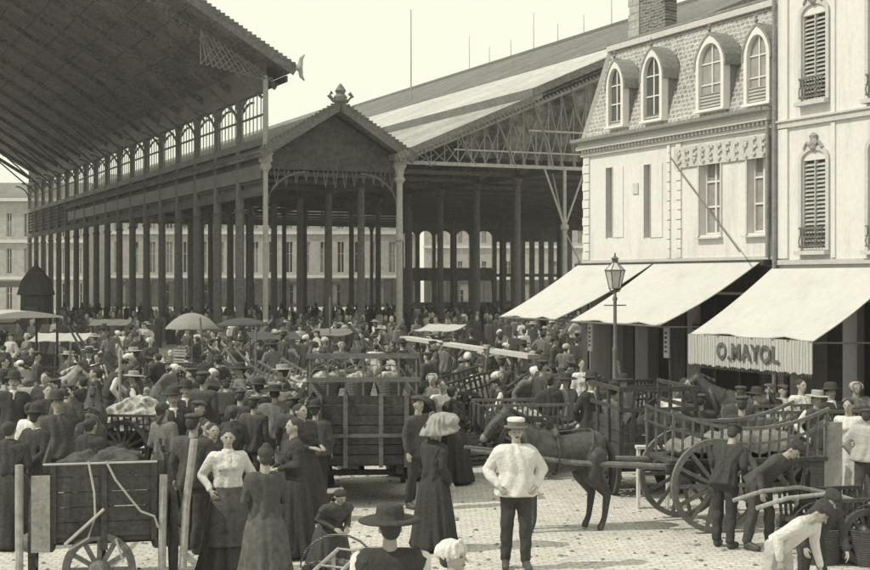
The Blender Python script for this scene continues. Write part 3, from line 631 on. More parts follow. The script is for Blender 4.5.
    for (pa, pb) in ((404, 416), (420, 433), (436, 452), (457, 470), (477, 493)):
        va, kk = vof(pa); vb, _ = vof(pb); holes.append((va, vb, H+12*kk, H+49*kk)); arch.append((va, vb, H+43*kk, H+49*kk)); holes.append((va+0.1, vb-0.1, 0.8, H-1*kk))
    px = 497
    while px < 640:
        va, kk = vof(px); vb, _ = vof(px+5); holes.append((va, vb, 0.9, H+3*kk)); holes.append((va, vb, H+6*kk, H+38*kk)); px += 9.5
    # wall_holes works in (y,z); swap axes: build with y = v then rotate by swapping
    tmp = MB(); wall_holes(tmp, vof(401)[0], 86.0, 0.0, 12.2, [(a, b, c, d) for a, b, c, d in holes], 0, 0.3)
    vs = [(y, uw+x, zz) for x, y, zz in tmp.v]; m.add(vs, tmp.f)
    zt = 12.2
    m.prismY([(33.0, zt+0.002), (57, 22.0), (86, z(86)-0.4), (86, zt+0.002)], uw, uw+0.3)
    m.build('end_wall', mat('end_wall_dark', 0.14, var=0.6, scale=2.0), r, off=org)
    for (va, vb, za, zb) in arch:
        m = MB(); hw = (vb-va)/2; vc = (va+vb)/2
        for sg in (-1, 1):
            pts = [(vc+sg*hw*math.cos(math.pi/2*i/5), za+(zb-za)*math.sin(math.pi/2*i/5)) for i in range(6)] + [(vc+sg*hw, zb)]
            m.prismY(pts, uw+0.05, uw+0.25)
        m.build('arch_spandrels', MATS['end_wall_dark'], r, off=org)
    tag(r, 'great market hall behind the shop house, long pale roof and latticed gable', 'market hall')
right_hall()

# ------------------------------------------------------------------ far buildings, facing the camera
def far_building(name, px0, px1, Y, ztop, bays, label, rows, mroof=tilesr, arch_row=None, dark_ground=True):
    k = Y/FPX; x0 = (px0-435)*k; x1 = (px1-435)*k; w_ = x1-x0
    r = empty(name, (x0, Y, 0)); bw_ = w_/bays
    holes = []
    for i in range(bays):
        for (z0, z1, wf) in rows:
            cx = (i+0.5)*bw_; holes.append((cx-bw_*wf/2, cx+bw_*wf/2, z0, z1))
    tmp = MB(); wall_holes(tmp, 0, w_, 0, ztop, holes, 0, 0.4); m = MB(); m.add([(y, x, z) for x, y, z in tmp.v], tmp.f); m.build('wall', stonef, r)
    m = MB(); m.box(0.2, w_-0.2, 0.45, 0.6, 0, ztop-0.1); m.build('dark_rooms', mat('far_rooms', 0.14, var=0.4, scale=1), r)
    m = MB()
    for z0 in sorted({q[0] for q in rows})[1:]: m.box(-0.1, w_+0.1, -0.22, -0.002, z0-0.75, z0-0.4)
    m.box(-0.3, w_+0.3, -0.45, 0.3, ztop+0.002, ztop+0.35); m.build('cornice', mat('far_trim', 0.7, var=0.15, scale=2), r)
    m = MB(); m.add([(-0.2,-0.3,ztop+0.36),(w_+0.2,-0.3,ztop+0.36),(w_+0.2,8,ztop+0.36),(-0.2,8,ztop+0.36),(0.5,4,ztop+2.4),(w_-0.5,4,ztop+2.4)],[(0,1,5,4),(2,3,4,5),(1,2,5),(3,0,4),(0,3,2,1)]); m.build('roof', mroof, r)
    m = MB(); m.box(0.0, w_, 0.62, 8, 0, ztop-0.02); m.build('rear_block', stonef, r)
    for i in range(bays):
        for (z0, z1, wf) in rows:
            cx = (i+0.5)*bw_; hw = bw_*wf/2
            m = MB()
            m.box(cx-0.05, cx+0.05, 0.2, 0.26, z0, z1)
            m.box(cx-hw, cx+hw, 0.2, 0.25, z0+(z1-z0)*0.6, z0+(z1-z0)*0.6+0.08); m.box(cx-hw, cx-hw+0.08, 0.2, 0.26, z0, z1); m.box(cx+hw-0.08, cx+hw, 0.2, 0.26, z0, z1)
            wn = m.build('window', mat('far_trim', 0.7), r)
            if z0 > 2.5 and random.random() < 0.75:
                m = MB(); m.box(cx-hw+0.09, cx+hw-0.09, 0.27, 0.3, z0, z1-(0 if random.random() < 0.6 else 0.8)); m.build('curtain', mat('far_curtain', 0.33, var=0.3, scale=1), wn)
    if dark_ground:
        m = MB(); nb = bays*2
        for i in range(nb):
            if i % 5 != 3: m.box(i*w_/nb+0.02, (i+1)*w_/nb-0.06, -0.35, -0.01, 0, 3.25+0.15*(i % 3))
        m.box(0, w_, -0.30, -0.02, 2.8, 3.2); m.box(0, w_, -0.30, -0.02, 0, 0.4); m.build('shop_fronts', mat('far_shop_shade', 0.10, var=0.5, scale=2), r)  # ground-floor shade is put into the dark colour of these fronts
    tag(r, label, 'building'); return r
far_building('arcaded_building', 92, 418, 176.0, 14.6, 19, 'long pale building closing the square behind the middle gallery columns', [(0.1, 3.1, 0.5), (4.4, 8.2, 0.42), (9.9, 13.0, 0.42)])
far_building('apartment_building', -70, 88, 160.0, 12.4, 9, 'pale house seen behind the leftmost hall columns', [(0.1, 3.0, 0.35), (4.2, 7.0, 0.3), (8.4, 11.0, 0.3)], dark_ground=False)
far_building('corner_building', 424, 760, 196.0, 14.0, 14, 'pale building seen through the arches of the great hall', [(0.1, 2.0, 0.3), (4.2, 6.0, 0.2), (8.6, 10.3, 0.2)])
# thin mast behind the roofs
m = MB(); m.tube([(0,0,0),(0,0,26.4)],[0.12,0.04],8); r = m.build('flag_mast', ironl); r.location = gp(411, 0.085); tag(r, 'thin tall mast rising behind the market roofs', 'mast')
for i, px in enumerate((597, 609, 618, 563, 540)):
    pass
# ------------------------------------------------------------------ organic shapes: hulls fused by voxel remesh
def _sph(c, r, n=26):
    pts = []; ga = math.pi * (3 - 5 ** 0.5); c = Vector(c); r = Vector((r, r, r)) if not hasattr(r, '__len__') else Vector(r)
    for i in range(n):
        y = 1 - 2 * (i + 0.5) / n; q = math.sqrt(1 - y * y); t = ga * i; pts.append(Vector((c.x + math.cos(t) * q * r.x, c.y + math.sin(t) * q * r.y, c.z + y * r.z)))
    return pts
class Blob:
    def __init__(s, M=None): s.bm = bmesh.new(); s.M = M
    def hull(s, pts, M=None):
        M = M if M is not None else s.M
        b = bmesh.new()
        for p in pts: b.verts.new(M @ p if M is not None else p)
        ret = bmesh.ops.convex_hull(b, input=b.verts)
        loose = [v for v in b.verts if not v.link_faces]; bmesh.ops.delete(b, geom=loose, context='VERTS')
        me = bpy.data.meshes.new('t'); b.to_mesh(me); b.free(); s.bm.from_mesh(me); bpy.data.meshes.remove(me); return s
    def cap(s, a, b, ra, rb, n=26, M=None): return s.hull(_sph(a, ra, n) + _sph(b, rb, n), M)
    def ell(s, c, r, n=60, M=None): return s.hull(_sph(c, r, n), M)
    def chain(s, pts, rs, n=26, M=None):
        for i in range(len(pts) - 1): s.cap(pts[i], pts[i+1], rs[i], rs[i+1], n, M)
        return s
    def raw(s, mb):
        me = bpy.data.meshes.new('t'); me.from_pydata(mb.v, [], mb.f); b2 = bmesh.new(); b2.from_mesh(me); bmesh.ops.recalc_face_normals(b2, faces=b2.faces); b2.to_mesh(me); b2.free(); s.bm.from_mesh(me); bpy.data.meshes.remove(me); return s
    def mesh(s, name, m, voxel=0.012, smooth=3, slot=None, disp=None):
        me = bpy.data.meshes.new('t'); s.bm.to_mesh(me); s.bm.free()
        o = bpy.data.objects.new('t', me); COL.objects.link(o)
        md = o.modifiers.new('r', 'REMESH'); md.mode = 'VOXEL'; md.voxel_size = voxel; md.use_smooth_shade = True
        if smooth: sm = o.modifiers.new('s', 'SMOOTH'); sm.factor = 0.5; sm.iterations = smooth
        bpy.context.view_layer.update()
        ev = o.evaluated_get(bpy.context.evaluated_depsgraph_get()); nm = bpy.data.meshes.new_from_object(ev)
        bpy.data.objects.remove(o); bpy.data.meshes.remove(me); nm.name = name
        nm.materials.clear()
        for q in (m if isinstance(m, (list, tuple)) else [m]): nm.materials.append(q)
        if disp:
            for v in nm.vertices: v.co = disp(v.co)
        if slot:
            for p in nm.polygons: p.material_index = slot(p.center)
        for p in nm.polygons: p.use_smooth = True
        nm.update(); return nm
def hand(b, wrist, d, side, M, curl=0.7, palm_n=None):
    """palm, four bent fingers of unequal length and a thumb; d = direction of the forearm"""
    d = Vector(d).normalized(); n = Vector(palm_n) if palm_n is not None else Vector((-side, 0, 0)); n = (n - d * n.dot(d)).normalized(); a = d.cross(n).normalized()
    w_ = Vector(wrist); c = w_ + d * 0.05
    b.hull(_sph(w_ + d*0.01, 0.024, 14) + _sph(c + a*0.024 + d*0.03, 0.014, 12) + _sph(c - a*0.024 + d*0.03, 0.014, 12) + _sph(c + a*0.022 - d*0.02, 0.015, 12), M)
    for i, (off, ln) in enumerate(((0.030, 0.068), (0.011, 0.078), (-0.009, 0.073), (-0.029, 0.058))):
        p0 = c + a * off + d * 0.035; t1 = curl * 0.5; t2 = curl * 1.25
        p1 = p0 + (d * math.cos(t1) + n * math.sin(t1)) * ln * 0.5; p2 = p1 + (d * math.cos(t2) + n * math.sin(t2)) * ln * 0.5
        b.chain([p0, p1, p2], [0.0095, 0.009, 0.0075], 12, M)
    tb = c + a * 0.03 - d * 0.02
    b.chain([tb, tb + a*0.022 + d*0.03 + n*0.012, tb + a*0.022 + d*0.058 + n*0.025], [0.012, 0.010, 0.0085], 12, M)
FA = -1   # figures face -Y
def person(look, cat='person', top='jacket', topm=None, bot='trousers', botm=None, hat=None, hatm=None, arms='down', bend=0.0, headturn=0.0, tilt=0.0,
           apron=None, hair='short', vox=0.014, stride=0.10, wide=1.0, sit=False, neckl=None, vest=None, shawl=None, hidefeet=False, stache=False, buttons=None):
    topm = topm or cl_drk; botm = botm or cl_drk
    Mu = Matrix.Translation((0, 0, 0.95)) @ Matrix.Rotation(bend, 4, 'X') @ Matrix.Translation((0, 0, -0.95)) if bend else Matrix.Identity(4)
    Mh = Mu @ Matrix.Translation((0, 0.0, 1.5)) @ Matrix.Rotation(headturn, 4, 'Z') @ Matrix.Rotation(tilt, 4, 'X') @ Matrix.Translation((0, 0, -1.5))
    fem = bot == 'skirt'; sw = (0.165 if fem else 0.195) * wide
    ARM = {
        'down':   (((0.25,0.03,1.14),(0.26,-0.04,0.90)),)*2,
        'hips':   (((0.325,0.08,1.17),(0.22,-0.10,1.00)),)*2,
        'front':  (((0.25,0.00,1.15),(0.10,-0.24,1.10)),)*2,
        'pockets':(((0.33,0.07,1.16),(0.22,-0.06,0.93)),)*2,
        'carry':  (((0.30,-0.12,1.42),(0.20,-0.10,1.72)), ((0.25,0.03,1.14),(0.24,-0.10,0.92))),
        'basket': (((0.26,0.02,1.14),(0.22,-0.22,1.05)), ((0.25,0.03,1.14),(0.26,-0.02,0.90))),
        'reach':  (((0.27,-0.15,1.22),(0.22,-0.42,1.12)), ((0.25,0.02,1.14),(0.24,-0.2,1.0))),
        'back':   (((0.27,0.08,1.15),(0.12,0.17,1.0)),)*2,
    }[arms]
    b = Blob()
    # torso, neck, head
    b.hull(_sph((sw*0.62,0,1.37),(0.10,0.085,0.07)) + _sph((-sw*0.62,0,1.37),(0.10,0.085,0.07)) + _sph((0,0,1.12),(0.135,0.10,0.06)), Mu)
    b.hull(_sph((0,0,1.12),(0.135,0.10,0.06)) + _sph((0,0,0.95),(0.165,0.115,0.10)), Mu)
    b.cap((0,0.01,1.40),(0,0.0,1.53),0.062,0.054, M=Mu)
    b.ell((0,0.008,1.625),(0.076,0.094,0.102), M=Mh)
    b.hull(_sph((0,-0.03,1.58),(0.056,0.058,0.05)) + _sph((0,-0.062,1.535),(0.026,0.022,0.02)) + _sph((0,-0.02,1.62),(0.066,0.07,0.05)), Mh)  # jaw and chin
    b.hull(_sph((0,-0.088,1.628),(0.009,0.008,0.010),12) + _sph((0,-0.112,1.594),(0.014,0.011,0.010),14), Mh)   # nose
    b.hull(_sph((0.03,-0.078,1.648),(0.016,0.010,0.008),12) + _sph((-0.03,-0.078,1.648),(0.016,0.010,0.008),12), Mh)  # brow
    for s_ in (-1, 1):
        b.ell((s_*0.079,0.012,1.612),(0.011,0.02,0.03),20, M=Mh)
        b.ell((s_*0.03,-0.082,1.567-0.0),(0.02,0.012,0.016),14, M=Mh) if False else None
    b.ell((0,-0.088,1.566),(0.024,0.010,0.008),14, M=Mh)      # mouth
    slv = Blob()
    for k_, s_ in enumerate((1, -1)):
        e, w_ = ARM[k_]; e = Vector((e[0]*s_*(0.93 if fem else 1.0), e[1], e[2])); w_ = Vector((w_[0]*s_, w_[1], w_[2])); sh = Vector((s_*sw, 0, 1.385))
        b.cap(sh, e, 0.050, 0.038, M=Mu); b.cap(e, w_, 0.038, 0.026, M=Mu)
        hand(b, w_, (w_ - e), s_, Mu, 0.9 if arms in ('hips', 'pockets') else 0.6, palm_n=(-s_, 0.3, -0.2) if arms != 'front' else (0, 0.6, -0.5))
    for s_ in (1, -1):
        yy = stride * s_
        hp = Vector((s_*0.09, 0, 0.92)); kn = Vector((s_*0.105, -0.02 - yy*0.6, 0.50)); an = Vector((s_*0.115, 0.03 - yy, 0.09)); to = Vector((s_*0.135, -0.14 - yy, 0.035))
        b.cap(hp, kn, 0.085, 0.056); b.cap(kn, an, 0.056, 0.036); b.cap(an, to, 0.038, 0.030)
    def slot(c):
        q = Mh.inverted() @ c
        if q.y < -0.055 and abs(q.z - 1.630) < 0.0065 and 0.019 < abs(q.x) < 0.040: return 1
        if q.y < -0.07 and abs(q.z - 1.566) < 0.006 and abs(q.x) < 0.024: return 2
        return 0
    root = bpy.data.objects.new('person', b.mesh('person', [skin, eyem, lipm], vox*0.62, 2, slot)); COL.objects.link(root)
    # garments
    def torso_cloth(infl, zlow, flare=0.0, open_v=0.0):
        q = Blob(); i_ = infl
        q.hull(_sph((sw*0.66,0,1.375),(0.105+i_,0.09+i_,0.072+i_)) + _sph((-sw*0.66,0,1.375),(0.105+i_,0.09+i_,0.072+i_)) + _sph((0,0.0,1.15),(0.14+i_*1.5,0.105+i_*1.5,0.06)), Mu)
        if fem: q.hull(_sph((0.07,-0.075,1.28),0.062+i_*0.5) + _sph((-0.07,-0.075,1.28),0.062+i_*0.5), Mu)
        q.hull(_sph((0,0.0,1.15),(0.14+i_*1.5,0.105+i_*1.5,0.06)) + _sph((0,0.0,zlow+0.03),(0.165+i_*1.4+flare,0.12+i_*1.4+flare*0.7,0.03)), Mu)
        return q
    def sleeves(q, r0, r1, r2, end=0.92):
        for k_, s_ in enumerate((1, -1)):
            e, w_ = ARM[k_]; e = Vector((e[0]*s_*(0.93 if fem else 1.0), e[1], e[2])); w_ = Vector((w_[0]*s_, w_[1], w_[2])); sh = Vector((s_*sw, 0, 1.39))
            q.cap(sh, e, r0, r1, M=Mu); q.cap(e, e.lerp(w_, end), r1, r2, M=Mu)
        return q
    def folds(amp, freq):
        def f(co):
            t = math.atan2(co.x, co.y); zz = co.z + 0.25*co.x
            a = amp * (0.6 * math.sin(freq * t + 5 * zz + 2*math.sin(7*zz)) + 0.8 * (mnoise.noise(Vector((co.x*7, co.y*7, co.z*5)))))
            d = Vector((co.x, co.y, 0)); 
            if d.length > 1e-4: d.normalize()
            return co + d * a
        return f
    if top == 'jacket': me = sleeves(torso_cloth(0.022, 0.80, 0.02), 0.068, 0.056, 0.044).mesh('jacket', topm, vox, 3, disp=folds(0.014, 6)); child('jacket', me, root)
    elif top == 'coat': me = sleeves(torso_cloth(0.028, 0.55, 0.06), 0.070, 0.058, 0.046).mesh('coat', topm, vox, 3, disp=folds(0.015, 6)); child('coat', me, root)
    elif top == 'smock':
        q = torso_cloth(0.045, 0.86, 0.055); me = sleeves(q, 0.078, 0.076, 0.048, 0.9).mesh('smock', topm, vox, 3, disp=folds(0.019, 7)); child('smock', me, root)
    elif top == 'blouse': me = sleeves(torso_cloth(0.020, 1.0, 0.0), 0.080, 0.058, 0.040).mesh('blouse', topm, vox, 3, disp=folds(0.012, 8)); child('blouse', me, root)
    elif top == 'shirt': me = sleeves(torso_cloth(0.016, 0.93, 0.0), 0.070, 0.062, 0.042).mesh('shirt', topm, vox, 3, disp=folds(0.012, 7)); child('shirt', me, root)
    if vest: me = torso_cloth(0.034, 0.90, 0.0).mesh('waistcoat', vest, vox, 2); child('waistcoat', me, root)
    if neckl:
        q = Blob(); q.hull(_sph((0.035,-0.03,1.47),0.03) + _sph((-0.035,-0.03,1.47),0.03) + _sph((0,-0.095,1.33),0.035), Mu); q.hull(_sph((0.05,0.02,1.46),0.03)+_sph((-0.05,0.02,1.46),0.03)+_sph((0,-0.05,1.46),0.03), Mu); child('collar', q.mesh('collar', neckl, vox, 2), root)
    if shawl:
        q = Blob(); q.hull(_sph((0.20,0,1.34),0.07) + _sph((-0.20,0,1.34),0.07) + _sph((0,0.02,1.44),0.08) + _sph((0,0.10,1.02),0.06) + _sph((0,-0.12,1.20),0.05), Mu); child('shawl', q.mesh('shawl', shawl, vox, 3, disp=folds(0.012, 6)), root)
    if bot == 'trousers':
        q = Blob()
        q.hull(_sph((0.05,0,0.97),(0.13,0.115,0.06)) + _sph((-0.05,0,0.97),(0.13,0.115,0.06)) + _sph((0.08,0,0.84),(0.105,0.11,0.06)) + _sph((-0.08,0,0.84),(0.105,0.11,0.06)))
        for s_ in (1, -1):
            yy = stride*s_; hp = Vector((s_*0.09,0,0.88)); kn = Vector((s_*0.105,-0.02-yy*0.6,0.50)); an = Vector((s_*0.115,0.03-yy,0.13)); q.cap(hp, kn, 0.105, 0.078); q.cap(kn, an, 0.078, 0.068)
        child('trousers', q.mesh('trousers', botm, vox, 3, disp=lambda c: c + Vector((mnoise.noise(c*9), mnoise.noise(c*9+Vector((5,5,5))), 0)) * 0.018), root)
        for s_ in (1, -1):
            yy = stride*s_; q = Blob(); q.cap((s_*0.115,0.03-yy,0.085),(s_*0.135,-0.15-yy,0.045),0.05,0.042); q.cap((s_*0.115,0.03-yy,0.05),(s_*0.135,-0.13-yy,0.035),0.05,0.045)
            child('boot', q.mesh('boot', leather, vox, 1), root)
    else:
        prof = [(0.155,1.04),(0.165,1.0),(0.205,0.92),(0.235,0.8),(0.26,0.6),(0.30,0.35),(0.345,0.10),(0.355,0.04),(0.34,0.035)]
        ph = random.random()*6
        m = MB(); m.lathe(prof, n=72, sx=1.0, sy=0.86, wob=lambda t, z: (1.04-z)*0.085*(1.2*math.sin(11*t+ph+z*2+0.8*math.sin(3*z))+0.8*math.sin(17*t+2*ph)+0.6*math.sin(5*t)))
        # waist follows the bend
        child('skirt', m.mesh('skirt', botm, True), root)
        if apron:
            pr = [(r_+0.022, z_) for r_, z_ in prof if z_ > 0.2]; vs = []; fs = []; n = 14
            for i, (r_, z_) in enumerate(pr):
                for j in range(n+1):
                    t = -math.pi/2 + (j/n-0.5)*1.9; wv = 1.01 + (1.04-z_)*0.085*(1.2*math.sin(11*t+ph+z_*2+0.8*math.sin(3*z_))+0.8*math.sin(17*t+2*ph)+0.6*math.sin(5*t))
                    vs.append((r_*wv*math.cos(t)*1.02, r_*wv*math.sin(t)*0.88-0.004, z_))
            k_ = len(vs); vs += [(x*0.985, y*0.985+0.001, z_) for x, y, z_ in vs]
            for i in range(len(pr)-1):
                for j in range(n): a = i*(n+1)+j; fs += [(a,a+1,a+n+2,a+n+1),(k_+a+1,k_+a,k_+a+n+1,k_+a+n+2)]
            m = MB(); m.add(vs, fs); child('apron', m.mesh('apron', apron, True), root)
        for s_ in (1, -1):
            q = Blob(); q.cap((s_*0.09,0.0,0.05),(s_*0.10,-0.20,0.035),0.045,0.035); child('shoe', q.mesh('shoe', leather, vox, 1), root)
    # hair
    q = Blob()
    if hair == 'bun': q.ell((0,0.028,1.645),(0.087,0.100,0.098), M=Mh); q.ell((0,0.055,1.59),(0.072,0.062,0.06), M=Mh); q.ell((0,0.105,1.66),(0.05,0.045,0.05), M=Mh)
    elif hair == 'up': q.ell((0,0.032,1.668),(0.090,0.096,0.080), M=Mh); q.ell((0,0.055,1.60),(0.074,0.062,0.07), M=Mh); q.ell((0,0.05,1.745),(0.045,0.045,0.035), M=Mh)
    else: q.ell((0,0.030,1.648),(0.084,0.096,0.094), M=Mh); q.ell((0,0.055,1.60),(0.070,0.062,0.06), M=Mh)
    hm = q.mesh('hair', hairm, vox, 1, disp=None)
    child('hair', hm, root)
    if stache:
        q = Blob(); q.hull(_sph((0,-0.100,1.578),(0.008,0.008,0.006),12)+_sph((0.028,-0.088,1.570),(0.008,0.007,0.006),12), Mh); q.hull(_sph((0,-0.100,1.578),(0.008,0.008,0.006),12)+_sph((-0.028,-0.088,1.570),(0.008,0.007,0.006),12), Mh)
        child('moustache', q.mesh('moustache', hairm, 0.006, 1), root)
    if buttons:
        m = MB()
        for i in range(5): m.lathe([(0.010,-0.006),(0.012,0),(0.010,0.006)], (0, -0.135-0.005*(i == 2), 1.36-0.07*i), 8, M=Mu)
        m.build('buttons', buttons, root)
    # headgear
    if hat == 'cap':
        q = Blob(); q.ell((0,0.01,1.722),(0.112,0.122,0.034), M=Mh); q.ell((0,0.012,1.700),(0.089,0.104,0.03), M=Mh); q.hull(_sph((0.05,-0.10,1.695),0.012,12)+_sph((-0.05,-0.10,1.695),0.012,12)+_sph((0,-0.145,1.683),0.012,12), Mh); child('flat_cap', q.mesh('flat_cap', hatm or cl_drk, vox*0.8, 1), root)
    elif hat == 'bowler':
        m = MB(); m.lathe([(0.15,1.685),(0.155,1.70),(0.105,1.70),(0.102,1.74),(0.092,1.79),(0.06,1.815),(0.01,1.822)], n=20, sy=1.12, M=Mh); child('bowler_hat', m.mesh('bowler_hat', hatm or cl_blk, True), root)
    elif hat == 'wide':
        m = MB(); m.lathe([(0.235,1.672),(0.24,1.684),(0.20,1.70),(0.112,1.695),(0.108,1.74),(0.10,1.785),(0.07,1.80),(0.01,1.79)], n=28, sy=1.05, wob=lambda t, z: 0.04*math.sin(2*t), M=Mh); child('wide_hat', m.mesh('wide_hat', hatm or cl_blk, True), root)
    elif hat == 'straw':
        m = MB(); m.lathe([(0.20,1.68),(0.205,1.69),(0.10,1.70),(0.098,1.775),(0.09,1.783),(0.01,1.785)], n=24, sy=1.1, M=Mh); ho = child('straw_hat', m.mesh('straw_hat', hatm or straw), root)
    elif hat == 'boater':
        m = MB(); m.lathe([(0.145,1.680),(0.15,1.694),(0.101,1.70),(0.100,1.752)], n=24, sy=1.1, M=Mh); ho = child('cap_brim', m.mesh('cap_brim', hatm or cl_mid), root)
        m = MB(); m.lathe([(0.104,1.752),(0.107,1.76),(0.104,1.79),(0.08,1.80),(0.01,1.80)], n=24, sy=1.1, M=Mh); child('cap_top', m.mesh('cap_top', cl_wh, True), ho)
    elif hat == 'bonnet':
        q = Blob(); q.ell((0,0.03,1.665),(0.098,0.108,0.095), M=Mh); q.ell((0,0.11,1.65),(0.065,0.05,0.065), M=Mh); fr = MB(); fr.tube([(0.092*math.cos(t_*math.pi/9+math.pi*-0.14), -0.045+0.012*math.sin(t_*5), 1.655+0.098*math.sin(t_*math.pi/9+math.pi*-0.14)) for t_ in range(12)], 0.013, 6); fr.v = [tuple(Mh @ Vector(c_)) for c_ in fr.v]; fr.build('bonnet_frill', hatm or cl_wh, root); child('bonnet', q.mesh('bonnet', hatm or cl_wh, vox, 1, disp=folds(0.007, 12)), root)
    elif hat == 'scarf':
        q = Blob(); q.ell((0,0.025,1.66),(0.092,0.103,0.092), M=Mh); q.hull(_sph((0.05,0.06,1.56),0.035)+_sph((-0.05,0.06,1.56),0.035)+_sph((0,0.11,1.45),0.03), Mh); child('head_scarf', q.mesh('head_scarf', hatm or cl_lt, vox, 1, disp=folds(0.005, 9)), root)
    root['category'] = 'person'; root['label'] = look
    return root

# ------------------------------------------------------------------ horses
def horse(look, m, pose='stand', harness=True, collar=True, mane_m=None):
    b = Blob(); low = pose == 'low'
    b.hull(_sph((0.48,0,1.16),(0.24,0.24,0.31)) + _sph((0.05,0,1.10),(0.3,0.27,0.29))); b.hull(_sph((0.05,0,1.10),(0.3,0.27,0.29)) + _sph((-0.48,0,1.18),(0.26,0.26,0.27)))
    b.ell((-0.55,0,1.24),(0.22,0.24,0.22)); b.cap((0.38,0,1.38),(0.0,0,1.27),0.12,0.13)
    if low: nk = [(0.55,0,1.28),(0.85,0,1.15),(1.08,0,0.90)]; hd = [(1.08,0,0.92),(1.22,0,0.70),(1.30,0,0.50)]
    else: nk = [(0.55,0,1.28),(0.82,0,1.50),(1.00,0,1.70)]; hd = [(1.00,0,1.72),(1.22,0,1.56),(1.38,0,1.38)]
    b.chain(nk, [0.24, 0.165, 0.115]); b.chain(hd, [0.115, 0.088, 0.066]); b.ell((hd[2][0]+0.01,0,hd[2][2]-0.01),(0.065,0.062,0.06))
    b.cap((hd[0][0]+0.06,0,hd[0][2]-0.12),(hd[1][0]-0.02,0,hd[1][2]-0.05),0.08,0.06)
    e = Vector(nk[2]) 
    for s_ in (-1, 1):
        b.cap((e.x+0.0,s_*0.055,e.z+0.09),(e.x+0.02,s_*0.065,e.z+0.20),0.030,0.008,14)
        sx = 0.05*s_
        b.chain([(0.48,s_*0.15,1.02),(0.50+sx,s_*0.15,0.80),(0.52+sx,s_*0.14,0.53),(0.50+sx,s_*0.14,0.18),(0.55+sx,s_*0.14,0.07)],[0.15,0.105,0.07,0.048,0.055])
        b.cap((0.55+sx,s_*0.14,0.07),(0.57+sx,s_*0.14,0.035),0.055,0.062); b.ell((0.52+sx,s_*0.14,0.53),(0.062,0.058,0.075))
        hx = -0.08*s_
        b.chain([(-0.52,s_*0.14,1.08),(-0.42+hx*0.5,s_*0.16,0.82),(-0.66+hx,s_*0.15,0.53),(-0.61+hx,s_*0.15,0.18),(-0.56+hx,s_*0.15,0.07)],[0.215,0.155,0.075,0.050,0.055])
        b.cap((-0.56+hx,s_*0.15,0.07),(-0.54+hx,s_*0.15,0.035),0.055,0.062); b.cap((-0.66+hx,s_*0.15,0.53),(-0.70+hx,s_*0.15,0.58),0.05,0.035)
    hv = Vector(hd[1])
    def slot(c):
        if c.z < 0.075: return 1
        for s_ in (-1, 1):
            if (Vector((c.x, c.y, c.z)) - Vector((hd[0][0]*0.6+hd[1][0]*0.4, s_*0.085, hd[0][2]*0.6+hd[1][2]*0.4+0.04))).length < 0.028: return 1
        if (c - (Vector(hd[2]) + Vector((0.03, 0, -0.02)))).length < 0.085: return 2
        return 0
    root = bpy.data.objects.new('horse', b.mesh('horse', [m, leather, mat('muzzle', 0.20, var=0.3)], 0.018, 3, slot)); COL.objects.link(root)
    mm = mane_m or hairm
    q = Blob(); 
    for i in range(len(nk)-1):
        a = Vector(nk[i]); c = Vector(nk[i+1]); q.cap(a + Vector((-0.13,0,0.15)) * (1.15 if not low else 1.0), c + Vector((-0.06,0,0.10)), 0.045, 0.035)
    q.cap(e + Vector((0,0,0.10)), e + Vector((0.10,0,0.02)), 0.035, 0.02); child('mane', q.mesh('mane', mm, 0.015, 1, disp=lambda c: c + Vector((0, 0.02*math.sin(c.x*60), 0))), root)
    q = Blob(); q.chain([(-0.78,0,1.28),(-0.88,0,1.10),(-0.90,0,0.80),(-0.87,0,0.52)],[0.045,0.06,0.07,0.03]); child('tail', q.mesh('tail', mm, 0.015, 1), root)
    if harness:
        d = (Vector(hd[2]) - Vector(hd[0])).normalized(); m_ = MB()
        def loop(c, r1, r2, ax, rad, n=16):
            ax = Vector(ax).normalized(); a = Vector((0, 1, 0)); bq = ax.cross(a).normalized(); m_.tube([Vector(c) + a*math.cos(2*math.pi*i/n)*r1 + bq*math.sin(2*math.pi*i/n)*r2 for i in range(n+1)], rad, 6)
        loop(Vector(hd[0]).lerp(Vector(hd[2]), 0.55), 0.092, 0.098, d, 0.010); loop(Vector(hd[0]).lerp(Vector(hd[2]), 0.12), 0.118, 0.125, d, 0.010)
        for s_ in (-1, 1): m_.bar(Vector(hd[0]) + Vector((0.02, s_*0.115, 0)), Vector(hd[0]).lerp(Vector(hd[2]), 0.8) + Vector((0, s_*0.075, 0)), 0.02, 0.01); m_.bar(Vector(hd[0])+d*0.10+Vector((0,s_*0.118,-0.02)), Vector(hd[0])+d*0.20+Vector((0,s_*0.125,0.0)), 0.09, 0.012, up=(0,1,0))
        m_.build('bridle', leather, root); m_ = MB()
        loop((0.15,0,1.12), 0.29, 0.31, (1,0,0), 0.018); loop((-0.42,0,1.20), 0.27, 0.29, (1,0,0.3), 0.014)
        m_.tube([(-0.74,0,1.40),(-0.4,0,1.475),(0.15,0,1.44),(0.4,0,1.50)], 0.014, 6); m_.build('harness_straps', leather, root)
        q = Blob(); q.hull(_sph((0.15,0.12,1.40),0.06)+_sph((0.15,-0.12,1.40),0.06)+_sph((0.12,0,1.46),0.05)); child('saddle_pad', q.mesh('saddle_pad', leather, 0.015, 1), root)
    if collar:
        m_ = MB(); pts = []
        for i in range(17):
            t = 2*math.pi*i/16; pts.append((0.66+0.16*math.cos(t)*0.7, 0.235*math.sin(t), 1.22+0.33*math.cos(t)))
        m_.tube(pts, 0.055, 10); m_.build('collar', leather, root, smooth=True)
    root['category'] = 'horse'; root['label'] = look; return root

